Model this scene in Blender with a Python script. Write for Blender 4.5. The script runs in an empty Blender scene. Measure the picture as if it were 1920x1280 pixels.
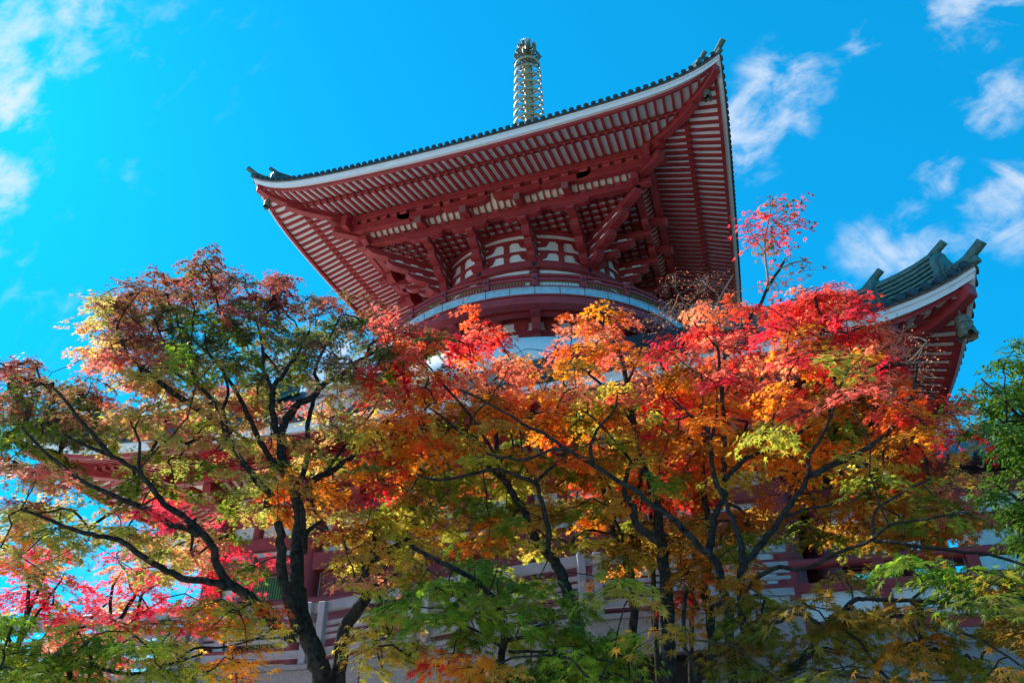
import bpy, math, random
import numpy as np
from mathutils import Vector, Matrix
random.seed(7); np.random.seed(7)
R_ = math.radians
C = bpy.context.scene.collection
SC = bpy.context.scene

# ------------------------------------------------------------------ camera
CAM = Vector((7.6718, -28.4201, 1.6))
PIT, YAW, ROLL, FPX = 0.5344, 0.3057, -0.0138, 1297.0
_h = Vector((-math.sin(YAW), math.cos(YAW), 0)); _r = Vector((math.cos(YAW), math.sin(YAW), 0))
_fw = _h * math.cos(PIT) + Vector((0, 0, math.sin(PIT))); _up = -_h * math.sin(PIT) + Vector((0, 0, math.cos(PIT)))
_cr = _r * math.cos(ROLL) + _up * math.sin(ROLL); _cu = -_r * math.sin(ROLL) + _up * math.cos(ROLL)
cd = bpy.data.cameras.new('camera'); cam = bpy.data.objects.new('camera', cd); C.objects.link(cam)
cam.matrix_world = Matrix(((_cr.x, _cu.x, -_fw.x, CAM.x), (_cr.y, _cu.y, -_fw.y, CAM.y), (_cr.z, _cu.z, -_fw.z, CAM.z), (0, 0, 0, 1)))
cd.sensor_width = 36; cd.lens = FPX / 1920 * 36; cd.clip_start = .05; cd.clip_end = 3000
SC.camera = cam

def ray(px, py):
    "unit world direction through a point of the surveyed photograph"
    return (_cr * ((px - 960) / FPX) - _cu * ((py - 640) / FPX) + _fw).normalized()
def at(px, py, d):
    "world point at horizontal distance d"
    v = ray(px, py); return CAM + v * (d / math.hypot(v.x, v.y))

# ------------------------------------------------------------------ light
SUN_EL, SUN_B = R_(40), R_(20)          # sun from -X, slightly behind the tower
sdir = Vector((-math.cos(SUN_B) * math.cos(SUN_EL), math.sin(SUN_B) * math.cos(SUN_EL), math.sin(SUN_EL)))
sl = bpy.data.lights.new('sun', 'SUN'); sl.energy = 5.0; sl.angle = R_(.5); sl.color = (1, .93, .82)
so = bpy.data.objects.new('sun', sl); C.objects.link(so); so.rotation_euler = sdir.to_track_quat('Z', 'Y').to_euler()
so.location = (-30, 10, 60)
W = bpy.data.worlds.new('World'); SC.world = W; W.use_nodes = True
nt = W.node_tree; N = nt.nodes; L = nt.links
for n in list(N): N.remove(n)
def node(t, **k):
    n = N.new(t)
    for a, v in k.items(): setattr(n, a, v)
    return n
sky = node('ShaderNodeTexSky', sky_type='NISHITA'); sky.sun_disc = False
sky.sun_elevation = SUN_EL; sky.sun_rotation = math.atan2(sdir.x, sdir.y); sky.air_density = 1.0; sky.dust_density = .3; sky.ozone_density = 2.0
tint = node('ShaderNodeMix', data_type='RGBA', blend_type='MULTIPLY'); tint.inputs[0].default_value = 1
tint.inputs[7].default_value = (.027, 1.80, 2.98, 1)
gam = node('ShaderNodeGamma'); gam.inputs[1].default_value = .5; L.new(sky.outputs[0], gam.inputs[0]); L.new(gam.outputs[0], tint.inputs[6])
tc = node('ShaderNodeTexCoord')
def vmath(op, a, b=None):
    n = node('ShaderNodeVectorMath', operation=op)
    L.new(a, n.inputs[0])
    if b is not None:
        if isinstance(b, (tuple, Vector)): n.inputs[1].default_value = tuple(b)
        else: L.new(b, n.inputs[1])
    return n
def m(op, a, b=None, c=None, clamp=False):
    n = node('ShaderNodeMath', operation=op); n.use_clamp = clamp
    for i, x in enumerate((a, b, c)):
        if x is None: continue
        if isinstance(x, (int, float)): n.inputs[i].default_value = x
        else: L.new(x, n.inputs[i])
    return n.outputs[0]
dirv = tc.outputs['Generated']
def noise(scale, detail, rough, stretch=(1, 1, 1), dist=0.0):
    mp = node('ShaderNodeMapping'); mp.inputs['Scale'].default_value = stretch; mp.inputs['Rotation'].default_value = (.3, .5, .6)
    L.new(dirv, mp.inputs[0])
    n = node('ShaderNodeTexNoise'); n.inputs['Scale'].default_value = scale; n.inputs['Detail'].default_value = detail
    n.inputs['Roughness'].default_value = rough; n.inputs['Distortion'].default_value = dist
    L.new(mp.outputs[0], n.inputs[0]); return n.outputs[0]
n1 = noise(12, 8, .56, (1, 1.7, 1), .8); n2 = noise(40, 6, .6, (1, 1.5, 1), .4)
nz = m('ADD', m('MULTIPLY', n1, .74), m('MULTIPLY', n2, .26))
# clouds: patches of sky (a direction, an angular radius, an opacity)
CL = [((1850, 0), 5, .75), ((1395, 250), 4.4, .85), ((1470, 170), 4.4, .75), ((1885, 185), 3.6, .6), ((1895, 390), 4.2, .85), ((1645, 470), 3.6, .6), ((1725, 500), 4.6, .7),
      ((1762, 330), 2.2, .6), ((1615, 65), 2.0, .5), ((1710, 405), 1.8, .45), ((-35, 140), 4.6, 1.15), ((-20, 340), 3.4, 1.0), ((15, 30), 3, .85), ((160, 5), 2.8, .85), ((120, 100), 3, .5), ((620, 700), 6, .95), ((730, 730), 5, .9),
      ((330, 1130), 8, .8), ((1800, 1010), 6, .5), ((90, 480), 6, .22), ((480, 800), 8, .6)]
acc = None
for (px, py), rad, op in CL:
    d = vmath('DOT_PRODUCT', dirv, ray(px, py)).outputs['Value']
    mr = node('ShaderNodeMapRange', interpolation_type='SMOOTHSTEP'); L.new(d, mr.inputs[0])
    mr.inputs[1].default_value = math.cos(R_(rad)); mr.inputs[2].default_value = 1; mr.inputs[3].default_value = 0; mr.inputs[4].default_value = op
    acc = mr.outputs[0] if acc is None else m('MAXIMUM', acc, mr.outputs[0])
# unseen broken cloud behind the camera, added as fill light for the front faces
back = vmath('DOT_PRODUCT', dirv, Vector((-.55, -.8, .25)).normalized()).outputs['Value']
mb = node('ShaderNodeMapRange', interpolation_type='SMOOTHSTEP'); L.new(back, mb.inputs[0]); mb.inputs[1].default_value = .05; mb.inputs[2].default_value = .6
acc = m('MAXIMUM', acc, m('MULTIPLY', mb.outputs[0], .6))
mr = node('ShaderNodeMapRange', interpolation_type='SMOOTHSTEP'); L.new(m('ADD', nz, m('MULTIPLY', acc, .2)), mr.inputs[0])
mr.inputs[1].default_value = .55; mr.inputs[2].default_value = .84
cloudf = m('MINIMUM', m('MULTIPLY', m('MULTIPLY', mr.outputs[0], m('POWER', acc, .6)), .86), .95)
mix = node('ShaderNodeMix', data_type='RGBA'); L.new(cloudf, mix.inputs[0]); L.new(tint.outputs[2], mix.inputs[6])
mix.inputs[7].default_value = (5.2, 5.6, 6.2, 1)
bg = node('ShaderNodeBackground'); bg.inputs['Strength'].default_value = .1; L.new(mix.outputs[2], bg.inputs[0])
L.new(bg.outputs[0], node('ShaderNodeOutputWorld').inputs[0])
SC.view_settings.view_transform = 'Standard'; SC.view_settings.look = 'None'; SC.view_settings.exposure = 0.75; SC.view_settings.gamma = 1

# ------------------------------------------------------------------ materials
def mat(name, col, rough=.6, var=.25, scale=6, metal=0, bump=0, bscale=40, spec=.4, col2=None, streak=0):
    ma = bpy.data.materials.new(name); ma.use_nodes = True; t = ma.node_tree; b = t.nodes['Principled BSDF']
    b.inputs['Roughness'].default_value = rough; b.inputs['Metallic'].default_value = metal
    b.inputs['Specular IOR Level'].default_value = spec
    g = t.nodes.new('ShaderNodeTexCoord'); n = t.nodes.new('ShaderNodeTexNoise'); n.inputs['Scale'].default_value = scale; n.inputs['Detail'].default_value = 7
    n.inputs['Roughness'].default_value = .65
    t.links.new(g.outputs['Object'], n.inputs[0])
    cr = t.nodes.new('ShaderNodeValToRGB'); e = cr.color_ramp.elements
    c2 = col2 or tuple(min(1, c * (1 + var)) for c in col); c1 = tuple(c * (1 - var) for c in col)
    e[0].position = .32; e[0].color = (*c1, 1); e[1].position = .68; e[1].color = (*c2, 1)
    t.links.new(n.outputs[0], cr.inputs[0]); t.links.new(cr.outputs[0], b.inputs['Base Color'])
    if streak:                                   # rain streaks and grime running down the surface
        mp = t.nodes.new('ShaderNodeMapping'); mp.inputs['Scale'].default_value = (5, 5, .35); t.links.new(g.outputs['Object'], mp.inputs[0])
        n3 = t.nodes.new('ShaderNodeTexNoise'); n3.inputs['Scale'].default_value = 1.6; n3.inputs['Detail'].default_value = 8; n3.inputs['Roughness'].default_value = .7; t.links.new(mp.outputs[0], n3.inputs[0])
        r3 = t.nodes.new('ShaderNodeMapRange'); r3.inputs[1].default_value = .45; r3.inputs[2].default_value = .75; r3.inputs[3].default_value = 0; r3.inputs[4].default_value = streak; t.links.new(n3.outputs[0], r3.inputs[0])
        mx = t.nodes.new('ShaderNodeMix'); mx.data_type = 'RGBA'; t.links.new(r3.outputs[0], mx.inputs[0]); t.links.new(cr.outputs[0], mx.inputs[6]); mx.inputs[7].default_value = (*[c * .45 + .02 for c in col], 1)
        t.links.new(mx.outputs[2], b.inputs['Base Color'])
    if bump:
        n2_ = t.nodes.new('ShaderNodeTexNoise'); n2_.inputs['Scale'].default_value = bscale; n2_.inputs['Detail'].default_value = 5
        t.links.new(g.outputs['Object'], n2_.inputs[0]); bm_ = t.nodes.new('ShaderNodeBump'); bm_.inputs['Strength'].default_value = bump; bm_.inputs['Distance'].default_value = .03
        t.links.new(n2_.outputs[0], bm_.inputs['Height']); t.links.new(bm_.outputs[0], b.inputs['Normal'])
    return ma
M = dict(
    red=mat('vermilion_paint', (.37, .038, .043), .5, .22, 2.2, bump=.12, bscale=9, spec=.35, streak=.55),
    cap=mat('rafter_end_metal', (.30, .12, .12), .55, .5, 55),
    white=mat('white_plaster', (.83, .82, .80), .75, .06, 2.2, bump=.08, bscale=14, streak=.35),
    board=mat('white_soffit_board', (.88, .87, .86), .7, .04, 1.5),
    cream=mat('cream_board', (.76, .70, .56), .75, .07, 3),
    fascia=mat('white_fascia_paint', (.80, .80, .82), .6, .05, 2),
    tile=mat('dark_glazed_tile', (.022, .042, .05), .42, .45, 5, bump=.15, bscale=20, spec=.5),
    ridge=mat('verdigris_tile', (.075, .16, .145), .5, .4, 7, bump=.2, bscale=25),
    lip=mat('tile_bed_mortar', (.13, .11, .10), .8, .3, 9),
    gold=mat('gilt_bronze', (.47, .38, .21), .45, .4, 9, metal=.2),
    bronze=mat('weathered_bronze', (.19, .17, .115), .5, .55, 14, metal=.4),
    patina=mat('patina_sheet_metal', (.40, .50, .54), .38, .22, 5, metal=.25, bump=.06),
    iron=mat('dark_iron', (.04, .045, .055), .45, .3, 30, metal=.5),
    green=mat('green_shutter', (.10, .19, .07), .6, .2, 8),
    brass=mat('brass_bar', (.42, .34, .14), .45, .2, 9, metal=.5),
    granite=mat('speckled_granite', (.29, .27, .28), .6, .45, 60, bump=.05),
    conc=mat('rail_steel', (.36, .35, .37), .45, .2, 4, metal=.2),
    dark=mat('dark_recess_wood', (.05, .025, .02), .7, .3, 5),
    gravel=mat('bounce_gravel', (.62, .58, .52), .9, .2, 30, bump=.3),
    soil=mat('mossy_soil', (.075, .07, .04), .9, .35, 3, bump=.3),
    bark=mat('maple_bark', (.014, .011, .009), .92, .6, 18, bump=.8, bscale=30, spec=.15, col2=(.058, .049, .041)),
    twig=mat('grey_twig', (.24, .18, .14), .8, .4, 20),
)
def leafmat(name, rough, transl):
    ma = bpy.data.materials.new(name); ma.use_nodes = True; t = ma.node_tree; b = t.nodes['Principled BSDF']; o = t.nodes['Material Output']
    a = t.nodes.new('ShaderNodeAttribute'); a.attribute_name = 'leaf'
    t.links.new(a.outputs['Color'], b.inputs['Base Color']); b.inputs['Roughness'].default_value = rough; b.inputs['Specular IOR Level'].default_value = .28
    tr = t.nodes.new('ShaderNodeBsdfTranslucent'); g = t.nodes.new('ShaderNodeMix'); g.data_type = 'RGBA'; g.blend_type = 'MULTIPLY'; g.inputs[0].default_value = 1; g.inputs[7].default_value = (1.45, 1.45, 1.3, 1)
    t.links.new(a.outputs['Color'], g.inputs[6]); t.links.new(g.outputs[2], tr.inputs[0])
    x = t.nodes.new('ShaderNodeMixShader'); x.inputs[0].default_value = transl
    t.links.new(b.outputs[0], x.inputs[1]); t.links.new(tr.outputs[0], x.inputs[2]); t.links.new(x.outputs[0], o.inputs[0])
    return ma
M['leaf'] = leafmat('maple_leaf', .5, .68); M['ever'] = leafmat('evergreen_leaf', .5, .4)

# ------------------------------------------------------------------ mesh helpers
class MB:
    def __init__(s): s.v = []; s.f = []; s.mi = {}
    def add(s, vs, fs):
        o = len(s.v); s.v += [tuple(p) for p in vs]; s.f += [tuple(i + o for i in f) for f in fs]; return s
    def box(s, c, sz, rz=0):
        x, y, z = sz[0] / 2, sz[1] / 2, sz[2] / 2; ca, sa = math.cos(rz), math.sin(rz)
        vs = [(c[0] + a * ca - b * sa, c[1] + a * sa + b * ca, c[2] + d) for d in (-z, z) for a, b in ((-x, -y), (x, -y), (x, y), (-x, y))]
        return s.add(vs, [(3, 2, 1, 0), (4, 5, 6, 7), (0, 1, 5, 4), (1, 2, 6, 5), (2, 3, 7, 6), (3, 0, 4, 7)])
    def bar(s, p0, p1, w, h, up=(0, 0, 1)):
        "box beam whose TOP centre line runs p0-p1"
        p0, p1 = Vector(p0), Vector(p1); d = (p1 - p0).normalized(); u = Vector(up); sd = d.cross(u).normalized(); u = sd.cross(d).normalized()
        vs = []
        for p in (p0, p1): vs += [p - sd * w / 2 - u * h, p + sd * w / 2 - u * h, p + sd * w / 2, p - sd * w / 2]
        return s.add(vs, [(0, 1, 2, 3), (7, 6, 5, 4), (1, 0, 4, 5), (2, 1, 5, 6), (3, 2, 6, 7), (0, 3, 7, 4)])
    def sweep(s, rings, closed=True):
        "join equal-length vertex rings into a tube with end caps"
        k = len(rings[0]); vs = [p for r in rings for p in r]; fs = []
        for i in range(len(rings) - 1):
            for j in range(k if closed else k - 1):
                fs.append((i * k + j, i * k + (j + 1) % k, (i + 1) * k + (j + 1) % k, (i + 1) * k + j))
        if closed: fs += [tuple(range(k - 1, -1, -1)), tuple(range((len(rings) - 1) * k, len(rings) * k))]
        return s.add(vs, fs)
    def tube(s, pts, rad, n=8):
        pts = [Vector(p) for p in pts]; rad = [rad] * len(pts) if isinstance(rad, (int, float)) else rad
        t = (pts[1] - pts[0]).normalized(); ref = Vector((0, 0, 1)) if abs(t.z) < .9 else Vector((1, 0, 0)); a = t.cross(ref).normalized(); rings = []
        for i, p in enumerate(pts):
            t = (pts[min(i + 1, len(pts) - 1)] - pts[max(i - 1, 0)])
            if t.length < 1e-9: t = Vector((0, 0, 1))
            t.normalize(); a = (a - t * a.dot(t)).normalized(); b = t.cross(a)
            rings.append([p + (a * math.cos(2 * math.pi * j / n) + b * math.sin(2 * math.pi * j / n)) * rad[i] for j in range(n)])
        return s.sweep(rings)
    def lathe(s, prof, n=24, c=(0, 0, 0), a0=0, a1=2 * math.pi):
        full = abs(a1 - a0 - 2 * math.pi) < 1e-6; k = n if full else n + 1; vs = []
        for r, z in prof:
            for j in range(k):
                a = a0 + (a1 - a0) * j / n; vs.append((c[0] + r * math.sin(a), c[1] - r * math.cos(a), c[2] + z))
        fs = []
        for i in range(len(prof) - 1):
            for j in range(n): fs.append((i * k + j, i * k + (j + 1) % k, (i + 1) * k + (j + 1) % k, (i + 1) * k + j))
        return s.add(vs, fs)
    def ring(s, r0, r1, z0, z1, n=96, c=(0, 0, 0)):
        return s.lathe([(r0, z0), (r1, z0), (r1, z1), (r0, z1), (r0, z0)], n, c)
    def polar(s, r0, r1, poly, c=(0, 0)):
        "polygon in (angle, z) extruded from r0 to r1; angles in radians, 0 = front (-Y)"
        k = len(poly); vs = [(c[0] + r * math.sin(a), c[1] - r * math.cos(a), z) for r in (r0, r1) for a, z in poly]
        fs = [tuple(range(k)), tuple(range(2 * k - 1, k - 1, -1))] + [(i, k + i, k + (i + 1) % k, (i + 1) % k) for i in range(k)]
        return s.add(vs, fs)
    def extr(s, poly, o, du, w):
        "polygon in (u, z) along horizontal direction du from o, thickness w"
        o = Vector((o[0], o[1], 0)); du = Vector((du[0], du[1], 0)).normalized(); sd = Vector((-du.y, du.x, 0)); k = len(poly)
        vs = [o + du * u + sd * q + Vector((0, 0, z)) for q in (-w / 2, w / 2) for u, z in poly]
        fs = [tuple(range(k)), tuple(range(2 * k - 1, k - 1, -1))] + [(i, k + i, k + (i + 1) % k, (i + 1) % k) for i in range(k)]
        return s.add(vs, fs)
    def build(s, name, ma, parent=None, bevel=0, smooth=False, ma2=None):
        me = bpy.data.meshes.new(name); me.from_pydata(s.v, [], s.f); me.update()
        for i in s.mi: me.polygons[i].material_index = 1
        import bmesh as _b
        bm = _b.new(); bm.from_mesh(me); _b.ops.recalc_face_normals(bm, faces=bm.faces)
        if bevel:
            es = [e for e in bm.edges if len(e.link_faces) == 2 and e.calc_face_angle(0) > .6]
            _b.ops.bevel(bm, geom=es, offset=bevel, segments=1, affect='EDGES', clamp_overlap=True)
        bm.to_mesh(me); bm.free()
        if smooth:
            for p in me.polygons: p.use_smooth = True
            me.set_sharp_from_angle(angle=R_(38))
        o = bpy.data.objects.new(name, me); C.objects.link(o); me.materials.append(ma)
        if ma2: me.materials.append(ma2)
        if parent: o.parent = parent
        return o
def tag(o, label=None, cat=None, group=None, kind=None):
    for k, v in (('label', label), ('category', cat), ('group', group), ('kind', kind)):
        if v: o[k] = v
    return o
def empty(name, loc=(0, 0, 0), parent=None):
    o = bpy.data.objects.new(name, None); C.objects.link(o); o.location = loc; o.empty_display_size = .3
    if parent: o.parent = parent
    return o

# ------------------------------------------------------------------ ground
g = MB(); n_ = 24
g.add([(-400 + 800 * i / n_, -400 + 800 * j / n_, 0) for j in range(n_ + 1) for i in range(n_ + 1)],
      [(j * (n_ + 1) + i, j * (n_ + 1) + i + 1, (j + 1) * (n_ + 1) + i + 1, (j + 1) * (n_ + 1) + i) for j in range(n_) for i in range(n_)])
tag(g.build('ground', M['soil']), kind='structure')
g = MB(); cx = [(-90, -80), (14, -80), (14, -22), (2, -19), (-12, -14), (-14, 60), (-90, 60)]
g.add([(x, y, .012) for x, y in cx], [tuple(range(7))]); tag(g.build('bounce_court', M['gravel']), kind='structure')  # pale court out of view, added to bounce sunlight up under the eaves

# ------------------------------------------------------------------ pagoda
P = empty('pagoda'); tag(P, 'tall vermilion and white two-storey pagoda with a round upper body and wide tiled eaves', 'pagoda')
def side(k):
    a = k * math.pi / 2; ca, sa = math.cos(a), math.sin(a)
    return lambda s, u, z: Vector((s * ca + u * sa, s * sa - u * ca, z))   # k=0 front, 1 right, 2 back, 3 left
def LIFT(t, top): t = min(1.0, abs(t)); return top * (.375 * t ** 2 + .625 * t ** 9)

def roof(name, a, zm, top, up, zp, ut, apex_b, apex_z, ns, up_in, ridge_m):
    """a eave half width, zm eave height at mid side, up/zp purlin half width and height, ut where the two rafter tiers meet"""
    wgt = lambda u: max(0, (u - up) / (a - up)) ** 1.4
    lf = lambda s, u: LIFT(s / a, top) * wgt(u)
    zt = zp + (zm - zp) * (ut - up) / (a - up) * 1.02
    zA = lambda s, u: zp + (zt - zp) * (u - up) / (ut - up) + lf(s, u)                 # board over base rafters
    zB = lambda s, u: zt + .17 + (zm + .02 - zt - .17) * (u - ut) / (a - ut) + lf(s, u)  # board over flying rafters
    top_z = lambda s, u: zm + .36 + LIFT(s / a, top) * max(0, 1 - (a - u) / (a * .6)) ** 1.6 + (apex_z - zm - .36) * (.55 * ((a - u) / (a - apex_b)) + .45 * ((a - u) / (a - apex_b)) ** 2)
    # tiled slopes
    b = MB()
    for k in range(4):
        f = side(k); nu, nsg = 14, 22; vs = []
        for i in range(nu + 1):
            u = a + .05 + (apex_b - a - .05) * i / nu
            for j in range(nsg + 1):
                s = u * (-1 + 2 * j / nsg); vs.append(f(s, u, top_z(s, u)))
        b.add(vs, [(i * (nsg + 1) + j, i * (nsg + 1) + j + 1, (i + 1) * (nsg + 1) + j + 1, (i + 1) * (nsg + 1) + j) for i in range(nu) for j in range(nsg)])
    rf = b.build(name, M['tile'], P, smooth=True)
    # eave edge sections swept round the four sides, mitred at the hips
    def edge(nm, sec, ma):
        b = MB()
        for k in range(4):
            f = side(k); rings = []
            for j in range(49):
                t = -1 + 2 * j / 48; t = math.copysign(abs(t) ** .8, t)
                rings.append([f(t * (a + du), a + du, zm + dz + LIFT(t, top)) for du, dz in sec])
            b.sweep(rings)
        return b.build(nm, ma, rf)
    edge('eave_fascia', [(-.13, .02), (.0, .02), (.02, .17), (.06, .17), (.06, .27), (-.13, .27)], M['fascia'])
    edge('eave_board', [(-.26, -.10), (-.135, -.10), (-.135, .10), (-.26, .10)], M['red'])
    edge('tile_bed', [(-.3, .275), (.10, .275), (.13, .345), (-.3, .345)], M['lip'])
    # rows of round cover tiles
    b = MB(); nd = int(2 * a / .285)
    for k in range(4):
        f = side(k)
        for j in range(nd):
            s = -a + .16 + (2 * a - .32) * j / (nd - 1); r = .105; us = (a + .17, a + .1, a - .9)
            us = [u for u in us if u > abs(s) - .2]
            if len(us) < 2: continue
            pts = [f(s, u, (top_z(s, min(u, a)) + .02)) for u in us]
            b.tube(pts, [r] + [r * .93] * (len(pts) - 1), 10)
            c = f(s, a + .172, top_z(s, a) + .02); b.tube([c, c + (f(0, 1, 0) - f(0, 0, 0)) * .014], r * .6, 10)
    b.build('eave_tiles', M['tile'], rf, smooth=True)
    b = MB()                                        # flat pan tiles between them
    for k in range(4):
        f = side(k)
        for j in range(nd - 1):
            s0 = -a + .16 + (2 * a - .32) * j / (nd - 1); s1 = -a + .16 + (2 * a - .32) * (j + 1) / (nd - 1); sm = (s0 + s1) / 2
            z0, z1, z2 = (top_z(s, a) for s in (s0, sm, s1))
            b.sweep([[f(s0, u, z0 + .03 + e), f(sm, u, z1 - .045 + e), f(s1, u, z2 + .03 + e), f(s1, u, z2 - .02 + e), f(sm, u, z1 - .085 + e), f(s0, u, z0 - .02 + e)] for u, e in ((a + .14, 0), (a - .2, .06))])
    b.build('pan_tiles', M['tile'], rf)
    # soffit boards
    b = MB()
    for k in range(4):
        f = side(k)
        for u0, u1, fn in ((up_in, ut + .05, zA), (ut - .1, a - .14, zB)):
            nu, nsg = 4, 48; vs = []
            for i in range(nu + 1):
                u = u0 + (u1 - u0) * i / nu
                for j in range(nsg + 1): s = u * (-1 + 2 * j / nsg); vs.append(f(s, u, fn(s, u)))
            b.add(vs, [(i * (nsg + 1) + j, i * (nsg + 1) + j + 1, (i + 1) * (nsg + 1) + j + 1, (i + 1) * (nsg + 1) + j) for i in range(nu) for j in range(nsg)])
    b.build('soffit_board', M['board'], rf)
    # rafters, one object each along the front, the other three sides together
    rest = MB()
    for k in range(4):
        f = side(k); o = f(0, 1, 0) - f(0, 0, 0)
        for j in range(ns):
            s = (-1 + 2 * (j + .5) / ns) * (a - .30); b = MB() if k == 0 else rest
            for u0, u1, fn, w, h in ((up_in, ut + .14, zA, .115, .12), (ut - .14, a - .16, zB, .105, .11)):
                u0 = max(u0, abs(s) + .04)
                if u1 - u0 < .15: continue
                us = [u0 + (u1 - u0) * i / 3 for i in range(4)]; rings = []
                for u in us:
                    z = fn(s, u) - .004; rings.append([f(s - w / 2, u, z), f(s + w / 2, u, z), f(s + w / 2, u, z - h), f(s - w / 2, u, z - h)])
                b.sweep(rings)
                z = fn(s, u1) - .008
                b.mi[len(b.f)] = 1
                b.add([f(s - w / 2 * .9, u1 + .004, z), f(s + w / 2 * .9, u1 + .004, z), f(s + w / 2 * .9, u1 + .004, z - h * .95), f(s - w / 2 * .9, u1 + .004, z - h * .95)], [(0, 1, 2, 3)])
            if k == 0: b.build('rafter', M['red'], rf, ma2=M['cap'])
    tag(rest.build('side_rafters', M['red'], rf, ma2=M['cap']), kind='stuff')
    b = MB()                                        # board carrying the flying rafters
    for k in range(4):
        f = side(k); rings = []
        for j in range(41):
            t = -1 + j / 20; rings.append([f(t * u, u, zA(t * u, u) + dz) for u, dz in ((ut - .07, -.02), (ut + .1, -.02), (ut + .1, .13), (ut - .07, .13))])
        b.sweep(rings)
    b.build('rafter_bearer', M['red'], rf)
    # hips: corner rafters below, ridges with ornaments above
    for k in range(4):
        f = side(k); b = MB(); h = lambda q, z: f(q, q, z)
        sd = (f(1, -1, 0) - f(0, 0, 0)).normalized()
        def beam(q0, q1, fn, w, hh, dz, n=5):
            rings = []
            for i in range(n + 1):
                q = q0 + (q1 - q0) * i / n; c = h(q, fn(q, q) + dz)
                rings.append([c - sd * w / 2, c + sd * w / 2, c + sd * w / 2 - Vector((0, 0, hh)), c - sd * w / 2 - Vector((0, 0, hh))])
            b.sweep(rings)
        beam(up_in, ut + .45, zA, .34, .36, .02); beam(ut - .2, a - .1, zB, .30, .30, .0)
        b.build('hip_rafter', M['red'], rf, bevel=.02)
        b = MB(); q_hi = apex_b + .1; qs = [q_hi + (a - ridge_m[0] - q_hi) * i / 16 for i in range(17)]
        for lay, (w, z0, z1) in enumerate([(.66, -.05, .10), (.56, .18, .235), (.53, .30, .355), (.50, .42, .475), (.47, .54, .595), (.46, .66, .715)]):
            b.sweep([[h(q, top_z(q, q) + z) + sd * e * w / 2 for e, z in ((-1, z0), (1, z0), (1, z1), (-1, z1))] for q in qs])
        b.sweep([[h(q, top_z(q, q) + z) + sd * e * .36 / 2 for e, z in ((-1, .05), (1, .05), (1, .77), (-1, .77))] for q in qs])
        b.tube([h(q, top_z(q, q) + .77) for q in qs], .13, 10)
        qe = [a - ridge_m[0] - .05 + (ridge_m[0] - .15) * i / 5 for i in range(6)]
        for w, z0, z1 in ((.5, -.05, .1), (.4, .12, .2)): b.sweep([[h(q, top_z(q, q) + z) + sd * e * w / 2 for e, z in ((-1, z0), (1, z0), (1, z1), (-1, z1))] for q in qe])
        b.tube([h(q, top_z(q, q) + .24) for q in qe], .1, 10)
        rg = b.build('hip_ridge', M['ridge'], rf)
        od = (f(1, 1, 0) - f(0, 0, 0)).normalized()
        for q, sc in ((a - ridge_m[0], 1.0), (a - ridge_m[1], 1.05)):
            b = MB(); c = h(q, top_z(q, q) + (0 if q > a - ridge_m[0] - .1 else .12))
            prof = [(-.36, -.05), (.36, -.05), (.42, .1), (.34, .22), (.36, .42), (.28, .62), (.12, .74), (.06, .86), (-.06, .86), (-.12, .74), (-.28, .62), (-.36, .42), (-.34, .22), (-.42, .1)]
            for d0, d1, g_ in ((.0, .13, 1), (.13, .19, .72)):
                vs = [c + od * d + sd * x * sc * g_ + Vector((0, 0, (.35 + (z - .35) * g_) * sc)) for d in (d0, d1) for x, z in prof]; kk = len(prof)
                b.add(vs, [tuple(range(kk)), tuple(range(2 * kk - 1, kk - 1, -1))] + [(i, kk + i, kk + (i + 1) % kk, (i + 1) % kk) for i in range(kk)])
            b.tube([c + od * -.35 + Vector((0, 0, .70 * sc)), c + od * .3 + Vector((0, 0, .98 * sc))], .095, 10)
            b.build('ridge_ornament', M['ridge'], rf)
        b = MB(); e = h(a, top_z(a, a)); b.tube([e - od * .5 + Vector((0, 0, .06)), e + od * .0 + Vector((0, 0, .13)), e + od * .42 + Vector((0, 0, .36))], .115, 12)
        b.tube([e - od * .2 + Vector((0, 0, -.03)), e + od * .22 + Vector((0, 0, .03))], .10, 12)
        b.build('corner_tile', M['ridge'], rf, smooth=True)
    return rf, zA, zB
UR, zA1, zB1 = roof('upper_roof', 10.05, 22.30, 1.2, 7.0, 23.22, 8.55, .9, 29.6, 57, 6.4, (.55, 1.7))

# --- brackets under the upper eave
RB = 4.75
def bow(half, z0, z1, c=0.0):
    "boat shaped bracket outline, curved up at both ends"
    h = z1 - z0; e = half * .42
    lo = [(c - half, z1 - h * .35), (c - half + e * .12, z1 - h * .62), (c - half + e * .45, z1 - h * .88), (c - half + e, z0)]
    hi = [(2 * c - x, z) for x, z in reversed(lo)]
    return lo + hi + [(c + half, z1), (c - half, z1)]
def masu(b, c, w, h, rz=0):
    "bearing block, bevelled in below"
    vs = []
    for z, q in ((0, .66), (.42 * h, 1), (h, 1)):
        for x, y in ((-1, -1), (1, -1), (1, 1), (-1, 1)):
            X, Y = x * w / 2 * q, y * w / 2 * q; vs.append((c[0] + X * math.cos(rz) - Y * math.sin(rz), c[1] + X * math.sin(rz) + Y * math.cos(rz), c[2] + z))
    b.add(vs, [(3, 2, 1, 0), (8, 9, 10, 11)] + [(i * 4 + j, i * 4 + (j + 1) % 4, i * 4 + 4 + (j + 1) % 4, i * 4 + 4 + j) for i in (0, 1) for j in range(4)])
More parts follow.
